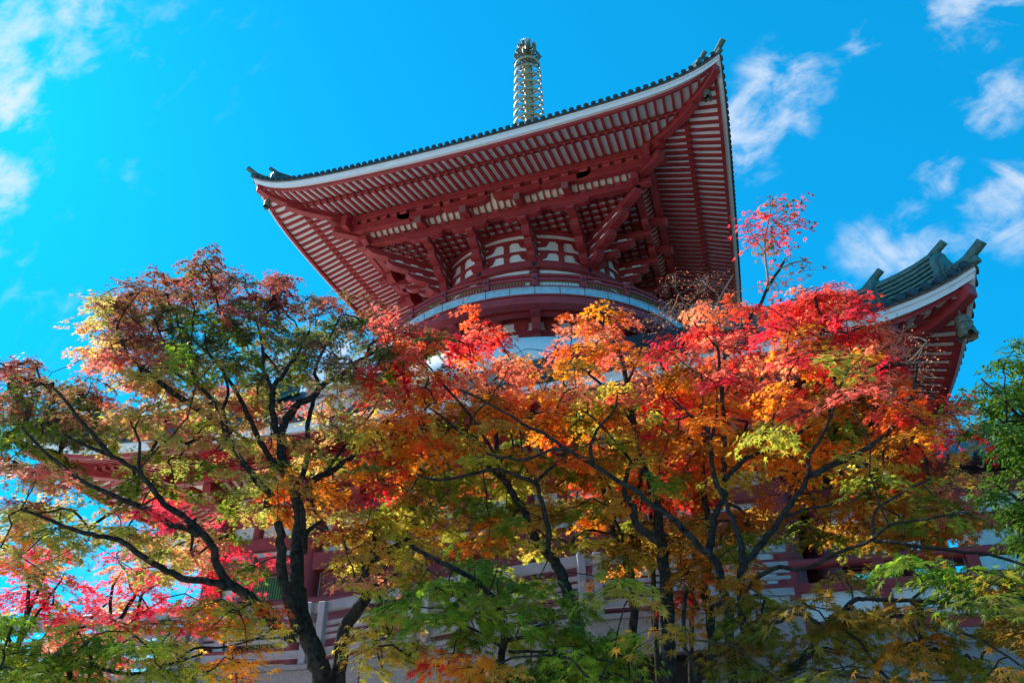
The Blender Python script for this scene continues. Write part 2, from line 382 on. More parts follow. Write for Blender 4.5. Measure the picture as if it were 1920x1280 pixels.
def arm(o, du, reach, w=.36):
    """stepped bracket arm growing from o outwards: tiers with upcurved noses, bearing blocks and white infill"""
    b = MB(); wh = MB(); n = 4; z0 = 20.2; dz = .41; h = .23; au = math.atan2(du[1], du[0]); d = Vector((du[0], du[1], 0)).normalized()
    for i in range(n):
        u1 = reach * (i + 1) / n + .12; z = z0 + i * dz; ub = reach * i / n - .1 if i else -.5
        nose = [(u1, z + h), (u1, z + h * .55), (u1 - .09, z + h * .38), (u1 - .22, z + .0 - .02), (u1 - reach / n * .75, z - dz * .2), (ub, z - dz + h if i else z - .1), (-.3, z - dz + h if i else z - .1), (-.3, z + h)]
        if i == 0: nose = [(u1, z + h), (u1, z + h * .5), (u1 - .1, z + .06), (u1 - .3, z - .05), (-.3, z - .1), (-.3, z + h)]
        else: nose = [(u1, z + h), (u1, z + h * .45), (u1 - .08, z + h * .2), (u1 - .24, z - .03), (u1 - .5, z - .06), (-.3, z - .06), (-.3, z + h)]
        b.extr(nose, o, du, w)
        if i < n - 1:
            wh.extr([(-.3, z + h), (u1 - .12, z + h), (u1 - .12, z + dz - .06), (-.3, z + dz - .06)], o, du, w - .05)
            q = u1 - .18
            while q > -.1:
                masu(b, (o[0] + d.x * q, o[1] + d.y * q, z + h - .002), w * .98, dz - h - .055, au); q -= .74
    r = b.build('bracket_arm', M['red'], P, bevel=.012); wh.build('infill_panel', M['white'], r)
    return r
q_ = RB * math.sin(R_(45)); q15 = RB * math.sin(R_(15)); y15 = RB * math.cos(R_(15)); UL = 6.22
for k in range(4):
    f = side(k); od = f(0, 1, 0) - f(0, 0, 0)
    for s, y0 in ((-q_, q_), (-q15, y15), (q15, y15), (q_, q_)):
        p = f(s, y0, 0); arm((p.x, p.y), (od.x, od.y), UL - y0)
    p = f(q_, q_, 0); dg = f(1, 1, 0) - f(0, 0, 0); arm((p.x, p.y), (dg.x, dg.y), (UL - q_) * 1.414, .40)
cols = (-q_, -q15, q15, q_)
for k in range(4):
    f = side(k); kr = k * math.pi / 2; od = f(0, 1, 0) - f(0, 0, 0); sv = f(1, 0, 0) - f(0, 0, 0)
    b = MB(); b.bar(f(-UL - .62, UL, 22.05), f(UL + .62, UL, 22.05), .30, .29); lp = b.build('lower_purlin', M['red'], P, bevel=.015)
    b = MB(); b.bar(f(-7.3, 6.9, 23.16), f(7.3, 6.9, 23.16), .30, .36); b.build('eave_purlin', M['red'], P, bevel=.015)
    for s in cols:
        b = MB(); o = f(0, UL, 0); b.extr(bow(.85, 21.50, 21.765, s), (o.x, o.y), (sv.x, sv.y), .30); masu(b, f(s, UL, 21.36), .4, .15, kr)
        b.build('bracket_boat', M['red'], P, bevel=.01)
        b = MB(); o = f(0, 6.86, 0); b.extr(bow(1.12, 22.24, 22.58, s), (o.x, o.y), (sv.x, sv.y), .28)
        for e in (-.82, 0, .82): masu(b, f(s + e, 6.86, 22.58), .36, .22, kr)
        b.build('bracket_boat', M['red'], P, bevel=.01)
        b = MB()
        b.bar(f(s, 5.0, 22.58), f(s, 7.15, 22.12), .30, .31)
        o = b.build('tail_rafter', M['red'], P, bevel=.012)
        b = MB(); b.extr([(-.14, 21.80), (.14, 21.80), (.14, 22.10), (-.14, 22.10)], f(s, 7.125, 0)[:2], sv[:2], .09); b.build('end_plate', M['cap'], o)
    for e in (-1, 1):
        b = MB(); b.bar(f(e * (q_ + .5), 6.86, 22.58), f(e * 7.6, 6.86, 22.58), .28, .42); b.build('bracket_beam', M['red'], P, bevel=.01)
    bl = MB()
    for s in list(np.arange(-6.0, 6.1, .5)) + [e * q for e in (-1, 1) for q in np.arange(q_ + 1.3, 7.0, .5)]:
        b = MB() if k == 0 else bl
        low = abs(s) in [q_ + 1.3 + .5 * i for i in range(6)]
        if low: masu(b, f(s, 6.86, 22.58), .33, .22, kr)
        else: masu(b, f(s, UL, 22.05), .27, .13, kr)
        if k == 0: b.build('bearing_block', M['red'], P, bevel=.008)
    if k: tag(bl.build('bearing_blocks', M['red'], P), kind='stuff')
    # curved ribs between the purlins
    rb = MB(); wp = MB()
    arc = [(UL + .02 + .52 * math.sin(t), 22.16 + .70 * (1 - math.cos(t))) for t in [i * R_(90) / 8 for i in range(9)]]
    for i in range(8):
        (u0, z0), (u1, z1) = arc[i], arc[i + 1]; wp.add([f(-u0, u0, z0 + .05), f(u0, u0, z0 + .05), f(u1, u1, z1 + .05), f(-u1, u1, z1 + .05)], [(0, 1, 2, 3)])
    for s in np.arange(-6.1, 6.15, .30):
        rb.sweep([[f(s - .04, u, z + .05), f(s + .04, u, z + .05), f(s + .04, u + .02, z - .03), f(s - .04, u + .02, z - .03)] for u, z in arc])
    pn = wp.build('rib_panel', M['cream'], P); rb.build('curved_ribs', M['red'], pn)
    b = MB()                                         # diagonal tail beams at the corners
    dg = lambda q, z: f(q, q, z)
    b.bar(dg(4.4, 22.72), dg(7.45, 22.30), .36, .36); b.bar(dg(5.2, 23.08), dg(7.55, 22.84), .36, .34)
    o = b.build('tail_rafter', M['red'], P, bevel=.015)
    b = MB(); masu(b, dg(6.9, 22.6), .5, .26, kr + .785); masu(b, dg(UL, 22.0), .5, .3, kr + .785)
    for e in (0, 1):
        dv = sv if e else od; p = f(6.9, 6.9, 0); b.extr([(-.3, 22.84), (-.3, 22.56), (.35, 22.56), (.6, 22.68), (.62, 22.84)], (p.x, p.y), (dv.x, dv.y), .3)
    b.build('bracket_boat', M['red'], P, bevel=.01)
# coffered lattice ceiling
b = MB(); bw = MB()
bw.add([(-6.1, -6.1, 22.14), (6.1, -6.1, 22.14), (6.1, 6.1, 22.14), (-6.1, 6.1, 22.14)], [(0, 1, 2, 3)])
for s in np.arange(-6.0, 6.05, .40):
    b.box((s, 0, 22.06), (.13, 12.2, .11)); b.box((0, s, 22.055), (12.2, .13, .10))
o = bw.build('lattice_ceiling', M['white'], P); b.build('lattice_bars', M['red'], o)

# --- round upper body
D = MB().lathe([(RB - .04, 15.6), (RB - .04, 22.3)], 144).build('drum_wall', M['white'], P, smooth=True)
b = MB(); b.ring(RB - .2, RB + .22, 19.86, 20.2, 144); b.ring(RB - .2, RB + .07, 19.35, 19.62, 144); b.ring(RB - .2, RB + .05, 20.80, 20.90, 144); b.ring(RB - .2, RB + .05, 21.46, 21.58, 144)
b.ring(RB - .2, RB + .08, 21.84, 22.05, 144); b.ring(RB - .2, RB + .12, 18.25, 18.5, 144); b.ring(RB - .2, RB + .15, 17.0, 17.35, 144)
b.build('ring_beams', M['red'], D)
b = MB()
for k in range(24):
    a = R_(k * 15)
    if k % 2 == 0:
        for z0, z1 in ((20.2, 20.70), (20.93, 21.32)): b.polar(RB - .1, RB + .04, [(a - .026, z0), (a + .026, z0), (a + .026, z1), (a - .026, z1)])
        for z0, z1, w in ((20.70, 20.80, .045), (21.36, 21.46, .045)): b.polar(RB - .1, RB + .06, [(a - w * .7, z0), (a + w * .7, z0), (a + w, z0 + .06), (a + w, z1), (a - w, z1), (a - w, z0 + .06)])
    else:
        for z0, z1, w in ((20.46, 20.67, .125), (21.12, 21.33, .135)):
            b.polar(RB - .1, RB + .05, [(a + x / RB, z) for x, z in bow(w * RB, z0, z1)])
            for e in (-1, 0, 1): b.polar(RB - .1, RB + .07, [(a + e * w * .8 - .028, z1), (a + e * w * .8 + .028, z1), (a + e * w * .8 + .04, z1 + .06), (a + e * w * .8 + .04, z1 + .13), (a + e * w * .8 - .04, z1 + .13), (a + e * w * .8 - .04, z1 + .06)])
        b.polar(RB - .1, RB + .2, [(a - .06, 20.2), (a + .06, 20.2), (a + .08, 20.28), (a + .08, 20.4), (a - .08, 20.4), (a - .08, 20.28)])
b.build('frieze_brackets', M['red'], D)
for k in range(12):
    a = R_(15 + k * 30); c = (RB + .0) * math.sin(a), -(RB + .0) * math.cos(a)
    MB().lathe([(.24, 17), (.24, 19.7), (.22, 19.78), (.15, 19.86)], 16, (c[0], c[1], 0)).build('column', M['red'], D, smooth=True)
def rosette(b, a, R, z, r):
    c = Vector((R * math.sin(a), -R * math.cos(a), z)); o = Vector((math.sin(a), -math.cos(a), 0)); t = Vector((math.cos(a), math.sin(a), 0))
    b.tube([c, c + o * .03], r * .45, 8)
    for i in range(6):
        q = c + (t * math.cos(i * 1.047) + Vector((0, 0, 1)) * math.sin(i * 1.047)) * r * .7; b.tube([q, q + o * .022], r * .36, 6)
b = MB()
for k in range(12):
    a = R_(15 + k * 30); rosette(b, a, RB + .22, 20.03, .12); rosette(b, a, RB + .24, 19.48, .12)
tag(b.build('nail_covers', M['iron'], D), kind='stuff')
for k in range(12):
    a = R_(k * 30); b = MB(); bb = MB()
    if k % 3 != 0:
        b.polar(RB - .03, RB + .02, [(a - .2, 17.4), (a + .2, 17.4), (a + .2, 18.2), (a - .2, 18.2)])
        for i in range(22): q = a - .19 + .38 * i / 21; b.polar(RB + .02, RB + .045, [(q - .005, 17.4), (q + .005, 17.4), (q + .005, 18.2), (q - .005, 18.2)])
        b.build('shutter', M['green'], D)
    else:
        b.polar(RB - .03, RB + .03, [(a - .17, 17.35), (a + .17, 17.35), (a + .17, 19.3), (a - .17, 19.3)]); b.build('door', M['red'], D)

# --- balcony
RBAL = 7.45
b = MB(); b.lathe([(4.7, 17.0), (RBAL - .03, 17.0), (RBAL - .03, 16.68), (4.7, 16.7)], 144)
BAL = b.build('balcony', M['red'], P)
b = MB(); nj = 48
for k in range(nj):
    a0, a1 = 2 * math.pi * (k + .015) / nj, 2 * math.pi * (k + .985) / nj
    b.lathe([(RBAL - .1, 16.73), (RBAL, 16.735), (RBAL, 17.0), (RBAL + .03, 17.01), (RBAL + .03, 17.035), (RBAL - .1, 17.035)], 3, (0, 0, 0), a0, a1)
b.build('deck_edge_sheet', M['patina'], BAL)
b = MB(); b.ring(6.9, RBAL - .06, 16.34, 16.655, 144); b.ring(6.3, 6.62, 16.38, 16.62, 144); b.build('under_deck_beams', M['red'], BAL, bevel=0)
for k in range(12):
    a = R_(15 + 30 * k); du = (math.sin(a), -math.cos(a)); b = MB()
    b.extr([(5.5, 16.64), (7.05, 16.64), (7.05, 16.46), (6.95, 16.36), (6.75, 16.30), (6.45, 16.28), (6.4, 16.1), (6.2, 15.9), (5.95, 15.82), (5.9, 15.6), (5.5, 15.5)], (0, 0), du, .36)
    masu(b, (6.75 * du[0], 6.75 * du[1], 16.30), .42, .16, a); b.build('balcony_bracket', M['red'], BAL, bevel=.012)
    a2_ = a + R_(15); MB().extr([(5.5, 16.66), (6.5, 16.66), (6.5, 16.42), (5.5, 16.42)], (0, 0), (math.sin(a2_), -math.cos(a2_)), .26).build('joist', M['red'], BAL, bevel=.012)
NK = MB().lathe([(5.7, 15.1), (5.7, 16.7)], 120).build('neck_wall', M['white'], P, smooth=True)
b = MB(); b.ring(5.5, 5.78, 16.52, 16.66, 120); b.ring(5.5, 5.76, 15.98, 16.12, 120)
for k in range(24):
    a = R_(15 * k); w = .12
    if k % 2: b.polar(5.6, 5.78, [(a + x / 5.7, z) for x, z in bow(.72, 15.62, 15.98)])
    if k % 2:
        for e in (-.6, .6): b.polar(5.6, 5.80, [(a + e / 5.7 - .03, 16.12), (a + e / 5.7 + .03, 16.12), (a + e / 5.7 + .05, 16.22), (a + e / 5.7 + .05, 16.52), (a + e / 5.7 - .05, 16.52), (a + e / 5.7 - .05, 16.22)])
b.ring(5.5, 5.79, 15.38, 15.52, 120)
b.build('neck_brackets', M['red'], NK)
MB().lathe([(5.72, 15.42), (6.0, 15.40), (6.5, 15.28), (7.1, 15.0), (7.7, 14.6), (8.2, 14.1), (8.5, 13.5), (8.55, 12.3)], 120).build('plaster_dome', M['white'], P, smooth=True)
RL = MB(); RL.ring(RBAL - .26, RBAL - .06, 17.05, 17.16, 144)
RL.ring(RBAL - .22, RBAL - .08, 17.42, 17.54, 144)
RL.lathe([(RBAL - .14 + .065 * math.cos(t), 17.70 + .065 * math.sin(t)) for t in [i * math.pi / 4 for i in range(9)]], 144)
RAIL = RL.build('balcony_rail', M['red'], BAL)
for k in range(24):
    a = R_(15 * k); c = (RBAL - .14) * math.sin(a), -(RBAL - .14) * math.cos(a)
    b = MB(); b.box((c[0], c[1], 17.38), (.24, .24, .70), a); b.build('rail_post', M['red'], BAL, bevel=.015)
b = MB()
for k in range(24):
    a = R_(15 * k)
    rosette(b, a, RBAL - .012, 17.48, .06); rosette(b, a, RBAL - .012, 17.11, .06)
tag(b.build('rail_nail_covers', M['iron'], BAL), kind='stuff')
b = MB()
for k in range(360):
    a = R_(k) + .008; c = Vector(((RBAL - .16) * math.sin(a), -(RBAL - .16) * math.cos(a), 0)); b.box((c.x, c.y, 17.29), (.018, .018, .26), a)
b.ring(RBAL - .18, RBAL - .14, 17.38, 17.41, 144); b.build('brass_balusters', M['brass'], BAL)

# --- spire
S = empty('spire', (0, 0, 0), P)
MB().lathe([(1.5, 29.2), (1.5, 30.0), (1.2, 30.2), (1.35, 30.9), (.9, 31.5), (.35, 31.9), (.34, 33)], 32).build('dew_basin', M['gold'], S, smooth=True)
MB().lathe([(.26, 31.5), (.22, 39.6), (.1, 40.2), (.07, 41.7)], 20).build('mast', M['gold'], S, smooth=True)
for k in range(9):
    z = 33.35 + .76 * k; r = .98 - .018 * k; b = MB()
    b.lathe([(r - .05, z), (r, z), (r, z + .17), (r - .05, z + .17), (r - .05, z)], 48); o = b.build('spire_ring', M['gold'], S, smooth=True)
    b = MB(); b.ring(.22, .31, z + .02, z + .2, 20)
    for j in range(8):
        a = j * math.pi / 4
        b.tube([(q * math.sin(a + e), -q * math.cos(a + e), z + .1) for q, e in ((.28, 0), (.5, .16), (.68, -.14), (r - .04, 0))], .02, 5)
    b.build('ring_spokes', M['bronze'], o)
for k in range(4):                                   # water-flame finial, four tiers of scrolls
    z = 39.95 + .42 * k; b = MB(); rr = .84 - .11 * k
    for j in range(8):
        a = j * math.pi / 4 + .2 * k; o2 = Vector((math.sin(a), -math.cos(a), 0))
        pts = [Vector((0, 0, z)) + o2 * (.08 + rr * u_) + Vector((0, 0, h_)) for u_, h_ in ((0, 0), (.4, -.02), (.8, .05), (1, .25), (.85, .42), (.65, .36), (.68, .22))]
        b.tube(pts, [.06, .07, .075, .07, .06, .05, .03], 6)
    b.build('flame_scroll', M['bronze'], S, smooth=True)
b = MB(); b.lathe([(0, 41.25), (.2, 41.3), (.3, 41.5), (.22, 41.75), (.06, 41.95), (.025, 42.5), (0, 42.6)], 18)
for j in range(36):
    a = j * math.pi / 18; b.tube([(.42 * math.sin(a), -.42 * math.cos(a), 41.2), (.66 * math.sin(a), -.66 * math.cos(a), 41.62)], .016, 5)
b.build('jewel', M['gold'], S, smooth=True)

# --- lower roof
LR, zA2, zB2 = roof('lower_roof', 13.6, 9.10, 1.25, 10.3, 10.0, 12.0, 7.6, 13.9, 76, 9.4, (.42, 1.55))

# --- first storey
WH = 8.9
ST = empty('first_storey', (0, 0, 0), P)
b = MB()
for k in range(4):
    f = side(k); b.add([f(-WH + .1, WH - .12, 1.2), f(WH - .1, WH - .12, 1.2), f(WH - .1, WH - .12, 10.2), f(-WH + .1, WH - .12, 10.2)], [(0, 1, 2, 3)])
b.build('storey_wall', M['white'], ST)
for k in range(4):
    f = side(k); b = MB()
    for z, h, w in ((9.75, .5, .5), (8.75, .5, .42), (7.75, .4, .36), (7.1, .55, .5), (4.35, .4, .42), (3.4, .45, .5)): b.bar(f(-WH - (.4 if z > 7 else -.2), WH, z), f(WH + (.4 if z > 7 else -.2), WH, z), w, h)
    for s in np.arange(-7.5, 7.6, 1.5):
        o = f(0, WH, 0); sv = f(1, 0, 0) - f(0, 0, 0); b.box(f(s, WH - .05, 8.02), (.26, .3, .5) if k % 2 == 0 else (.3, .26, .5)); b.extr(bow(.55, 8.8, 9.1, s), (o.x, o.y), (sv.x, sv.y), .34)
    b.build('tie_beams', M['red'], ST, bevel=.015)
    for j in range(6):
        s = -WH + 2 * WH * j / 5
        if j < 5: MB().lathe([(.36, 1.0), (.36, 9.3)], 20, f(s, WH, 0)).build('storey_column', M['red'], ST, smooth=True)
    for j in range(5):
        s = -WH + 2 * WH * (j + .5) / 5; hw = WH / 5 - .42; b = MB(); v = lambda a_, u, z: f(s + a_, WH + u, z)
        if j in (0, 4):
            b.add([v(-hw + .35, -.06, 4.4), v(hw - .35, -.06, 4.4), v(hw - .35, -.06, 6.5), v(-hw + .35, -.06, 6.5)], [(0, 1, 2, 3)])
            for i in range(22): q = -hw + .4 + (2 * hw - .8) * i / 21; c = v(q, -.03, 5.45); b.box(c, (.05, .05, 2.1))
            b.build('shutter', M['green'], ST)
        else:
            b.add([v(-hw, -.05, 3.4), v(hw, -.05, 3.4), v(hw, -.05, 6.6), v(-hw, -.05, 6.6)], [(0, 1, 2, 3)]); b.bar(v(-hw, -.02, 5.1), v(hw, -.02, 5.1), .1, .3); b.bar(v(0, -.02, 3.4), v(0, -.02, 6.6), .06, .05, (od.x, od.y, 0) if False else (1, 0, 0) if k % 2 else (0, 1, 0))
            o = b.build('door', M['red'], ST); b = MB()
            for z in (4.0, 4.95, 6.2):
                for i in range(9):
                    c = v(-hw + .15 + (2 * hw - .3) * i / 8, -.04, z); n0 = f(0, 1, 0) - f(0, 0, 0); b.tube([c, c + n0 * .05, c + n0 * .08], [.06, .05, .01], 8)
            tag(b.build('door_studs', M['brass'], o), kind='stuff')
for k in range(4):                                    # bracket noses and ceiling band under the lower eave
    f = side(k); od = f(0, 1, 0) - f(0, 0, 0); b = MB(); sv = f(1, 0, 0) - f(0, 0, 0)
    for j in range(11):
        s = -WH + 2 * WH * j / 10; p = f(s, WH, 0)
        b.extr([(-.2, 8.55), (.45, 8.55), (.7, 8.7), (.75, 8.95), (-.2, 8.95)], p[:2], od[:2], .34); b.extr([(-.2, 9.0), (.95, 9.0), (1.25, 9.15), (1.3, 9.45), (-.2, 9.45)], p[:2], od[:2], .34)
    b.bar(f(-10.9, 10.25, 9.85), f(10.9, 10.25, 9.85), .34, .38)
    b.build('eave_brackets', M['red'], ST, bevel=.012)
    wp = MB(); wp.add([f(-9, 9.0, 9.3), f(9, 9.0, 9.3), f(10.2, 10.2, 9.75), f(-10.2, 10.2, 9.75)], [(0, 1, 2, 3)]); rb = MB()
    for s in np.arange(-9, 9.1, .34): rb.bar(f(s, 9.0, 9.31), f(s, 10.2, 9.76), .09, .1)
    o = wp.build('eave_ceiling', M['cream'], ST); rb.build('ceiling_ribs', M['red'], o)

# ------------------------------------------------------------------ wind bells under the roof corners
def bell(q, k, zf, sc, label):
    f = side(k); p = f(q, q, zf(q, q) - .30); o = empty('wind_bell', p); tag(o, label, 'wind bell', 'wind bells hung from the roof corners')
    b = MB(); b.tube([(0, 0, .08), (0, 0, -.16 * sc)], .018, 6); b.lathe([(.05, 0), (.07, -.03), (.05, -.06)], 8, (0, 0, -.1 * sc)); b.build('hanger', M['bronze'], o)
    pr = [(.0, 0), (.06, 0), (.13, -.03), (.155, -.10), (.16, -.30), (.175, -.45), (.20, -.52)]
    b = MB(); n = 32; vs = []
    for r, z in pr:
        for j in range(n):
            a = 2 * math.pi * j / n; notch = .10 * max(0, math.cos(a * 4)) ** .7 if z < -.44 else 0
            vs.append((r * sc * math.sin(a), -r * sc * math.cos(a), (z + notch - .14) * sc))
    b.add(vs, [(i * n + j, i * n + (j + 1) % n, (i + 1) * n + (j + 1) % n, (i + 1) * n + j) for i in range(len(pr) - 1) for j in range(n)])
    for z in (-.2, -.36): b.ring(.158 * sc, .172 * sc, (z - .14) * sc, (z - .115) * sc, 24)
    b.build('bell_body', M['bronze'], o, smooth=True)
    b = MB(); b.tube([(0, 0, -.2 * sc), (0, 0, -.72 * sc)], .012, 6); b.lathe([(0, 0), (.05, .02), (.05, .05), (0, .07)], 10, (0, 0, -.76 * sc)); b.build('clapper', M['bronze'], o)
bell(9.55, 3, zB1, .85, 'small bronze wind bell at the left corner of the upper roof')
bell(9.45, 0, zB1, .85, 'small bronze wind bell at the right corner of the upper roof')
bell(13.2, 0, zB2, 1.05, 'larger weathered wind bell at the right corner of the lower roof')
bell(12.95, 3, zB2, 1.05, 'wind bell among leaves at the left corner of the lower roof')

# ------------------------------------------------------------------ terrace ramp, handrail, podium, side pavilion
tp = [at(*q) for q in ((-160, 1290, 17), (340, 1258, 14.2), (576, 1244, 13.2), (779, 1208, 12.4), (879, 1190, 12.0), (1111, 1153, 11.8), (1330, 1137, 12.2), (1500, 1126, 12.8))]
def offs(i, d):                      # towards the tower
    t = (tp[min(i + 1, len(tp) - 1)] - tp[max(i - 1, 0)]); n = Vector((-t.y, t.x, 0)).normalized(); return n * d
T = empty('terrace_wall'); tag(T, 'speckled granite terrace parapet climbing in front of the red pagoda wall', 'terrace wall')
b = MB(); b.sweep([[p + offs(i, o) + Vector((0, 0, z)) for o, z in ((0, -.09), (0, -.62), (.5, -.62), (.5, -.09))] for i, p in enumerate(tp)]); b.build('parapet', M['granite'], T)
b = MB(); b.sweep([[p + offs(i, o) + Vector((0, 0, z)) for o, z in ((-.06, 0), (-.06, -.085), (.56, -.085), (.56, 0))] for i, p in enumerate(tp)]); b.build('coping', M['granite'], T, bevel=.01)
b = MB(); b.sweep([[p + offs(i, o) + Vector((0, 0, z)) for o, z in ((.55, -.2), (.55, -.55), (3.2, -.55), (3.2, -.2))] for i, p in enumerate(tp)])
b.sweep([[p + offs(i, o) + Vector((0, 0, z)) for o, z in ((2.2, -.56), (2.2, -4.2), (2.6, -4.2), (2.6, -.56))] for i, p in enumerate(tp)]); b.build('terrace_deck', M['dark'], T)
for i in range(len(tp) - 1):                          # open joints between the granite slabs
    n = max(1, int((tp[i + 1] - tp[i]).length / 1.3)); t = (tp[i + 1] - tp[i]); az = math.atan2(t.y, t.x)
    for j in range(n):
        p = tp[i].lerp(tp[i + 1], (j + .5) / n); MB().box((p.x, p.y, p.z - .36), (.025, .012, .5), az).build('slab_joint', M['dark'], T)
H = empty('handrail'); tag(H, 'grey slatted handrail with paired posts along the granite terrace', 'handrail')
def rail(nm, o, z0, z1, th): MB().sweep([[p + offs(i, o + e) + Vector((0, 0, z)) for e, z in ((0, z0), (0, z1), (th, z1), (th, z0))] for i, p in enumerate(tp)]).build(nm, M['conc'], H)
rail('top_rail', .12, .83, 1.0, .12)
for z0, z1 in ((.60, .67), (.49, .55), (.385, .44)): rail('slat', .14, z0, z1, .09)
rail('bottom_rail', .12, .12, .24, .1)
for i in range(len(tp) - 1):
    n = max(1, int((tp[i + 1] - tp[i]).length / 2.1))
    for j in range(n):
        p = tp[i].lerp(tp[i + 1], j / n) + offs(i, .10); t = (tp[i + 1] - tp[i]); t.z = 0; t.normalize(); az = math.atan2(t.y, t.x)
        for e in (-.13, .13):
            q = p + t * e; MB().box((q.x, q.y, q.z + .5), (.13, .17, 1.0), az).build('rail_post', M['conc'], H, bevel=.01)
def aty(px, py, Y):
    v = ray(px, py); return CAM + v * ((Y - CAM.y) / v.y)
G0 = aty(1700, 1182, -13.9); zt = G0.z
PO = empty('podium'); tag(PO, 'pale granite podium with a red balustrade of white panels at lower right', 'podium')
x0, x1 = aty(1300, 1182, -13.9).x, 15.6
b = MB(); b.box(((x0 + x1) / 2, -11.4, zt / 2), (x1 - x0, 5.0, zt)); b.build('granite_wall', M['granite'], PO)
b = MB(); b.box(((x0 + x1) / 2, -13.93, zt - .12), (x1 - x0 + .06, .10, .24)); b.box(((x0 + x1) / 2, -13.95, zt - .72), (x1 - x0 + .06, .16, .14))
b.build('string_course', M['granite'], PO, bevel=.01)
wx = aty(1725, 1290, -13.9)
b = MB(); b.box((wx.x, -13.92, wx.z - .45), (1.5, .08, 1.1)); o = b.build('window', M['conc'], PO); b = MB()
for i in range(12): b.box((wx.x, -13.97, wx.z - .9 + i * .08), (1.4, .03, .05))
b.build('louvre', M['dark'], o)
b = MB(); b.bar((x0, -13.75, zt + .22), (x1, -13.75, zt + .22), .3, .22); b.bar((x0, -13.75, zt + .92), (x1, -13.75, zt + .92), .22, .17); b.tube([(x0, -13.75, zt + 1.28), (x1 + .3, -13.75, zt + 1.28)], .1, 12)
for x in np.arange(x0 + .4, x1, 1.55): b.box((x, -13.75, zt + .62), (.2, .2, 1.24))
bal = b.build('balustrade', M['red'], PO, bevel=.012)
b = MB(); b.box(((x0 + x1) / 2, -13.75, zt + .5), (x1 - x0, .06, .5)); b.build('white_panel', M['white'], bal)
b = MB()
for x in np.arange(x0 + .4, x1, 1.55): b.lathe([(0, 0), (.09, 0), (.09, .02), (.03, .05), (0, .05)], 12, (x, -13.9, zt + .5))
b.build('nail_covers', M['iron'], bal)
# red railing posts with bronze caps before the first storey
for px, py, Y, lab in ((455, 1130, -12.0, 'red railing post with a bronze bulb cap left of the big trunk'), (702, 1085, -12.0, 'red railing post with a banded bronze cap right of the big trunk')):
    p = aty(px, py, Y); o = empty('railing_post', (p.x, p.y, p.z)); tag(o, lab, 'railing post', 'capped posts of the red veranda railing')
    MB().lathe([(.22, -3), (.22, .1)], 20).build('post', M['red'], o, smooth=True)
    MB().lathe([(.235, 0), (.245, .05), (.235, .3), (.25, .33), (.235, .36), (.23, .62), (.25, .66), (.2, .7), (.13, .74), (.13, .8), (.22, .86), (.24, .98), (.17, 1.12), (.05, 1.2), (.02, 1.3), (0, 1.32)], 24, (0, 0, .1)).build('bronze_cap', M['bronze'], o, smooth=True)
p0 = aty(455, 1180, -12.0); p1 = aty(702, 1120, -12.0)
o = empty('veranda_rail', p0); tag(o, 'round red handrail running between the capped veranda posts', 'railing')
zz = (p0.z + p1.z) / 2 - p0.z
b = MB(); b.tube([(-6, 0, zz + .32), (14, 0, zz + .32)], .11, 12); b.build('round_rail', M['red'], o, smooth=True)
b = MB(); b.bar((-6, 0, zz - .1), (14, 0, zz - .1), .2, .2); b.build('lower_rail', M['red'], o)
# side pavilion at the right
Q = empty('side_pavilion'); tag(Q, 'open red pavilion with white panels and a small dark tiled roof behind the orange leaves', 'pavilion')
a0 = aty(1540, 1000, -8.0); bx0, bx1 = a0.x, a0.x + 5.2; by0, by1 = -8.0, -3.5; pz = 7.7
for x in (bx0, bx0 + 2.6, bx1):
    for y in (by0, by1): MB().lathe([(.3, 1), (.3, pz)], 18, (x, y, 0)).build('pavilion_column', M['red'], Q, smooth=True)
b = MB()
for y in (by0, by1):
    for z, h in ((pz, .5), (pz - 1.0, .35), (4.5, .35)): b.bar((bx0 - .4, y, z), (bx1 + .4, y, z), .4, h)
for x in (bx0, bx1):
    for z, h in ((pz - .02, .46), (pz - 1.02, .31), (4.48, .31)): b.bar((x, by0, z), (x, by1, z), .36, h)
b.build('pavilion_beams', M['red'], Q, bevel=.012)
b = MB(); b.box(((bx0 + bx1) / 2, by0 + .02, pz - .75), (bx1 - bx0, .1, .5)); b.box(((bx0 + bx1) / 2, by0 + .02, 3.6), (bx1 - bx0, .1, 1.1)); b.box((bx0 + 4.0, by0 + .02, 5.5), (1.7, .1, 1.6)); b.build('white_panel', M['white'], Q)
b = MB(); b.add([(bx0 - 1.3, by0 - 1.3, pz + .1), (bx1 + 1.3, by0 - 1.3, pz + .1), (bx1 + 1.3, by1 + 1.3, pz + .1), (bx0 - 1.3, by1 + 1.3, pz + .1), (bx0 + 1, (by0 + by1) / 2, pz + 2), (bx1 - 1, (by0 + by1) / 2, pz + 2)],
  [(0, 1, 2, 3), (0, 1, 5, 4), (1, 2, 5), (2, 3, 4, 5), (3, 0, 4)])
for x in np.arange(bx0 - 1.2, bx1 + 1.3, .3): b.tube([(x, by0 - 1.36, pz + .16), (x, by0 - 1.2, pz + .19)], .09, 8)
b.build('pavilion_roof', M['tile'], Q)

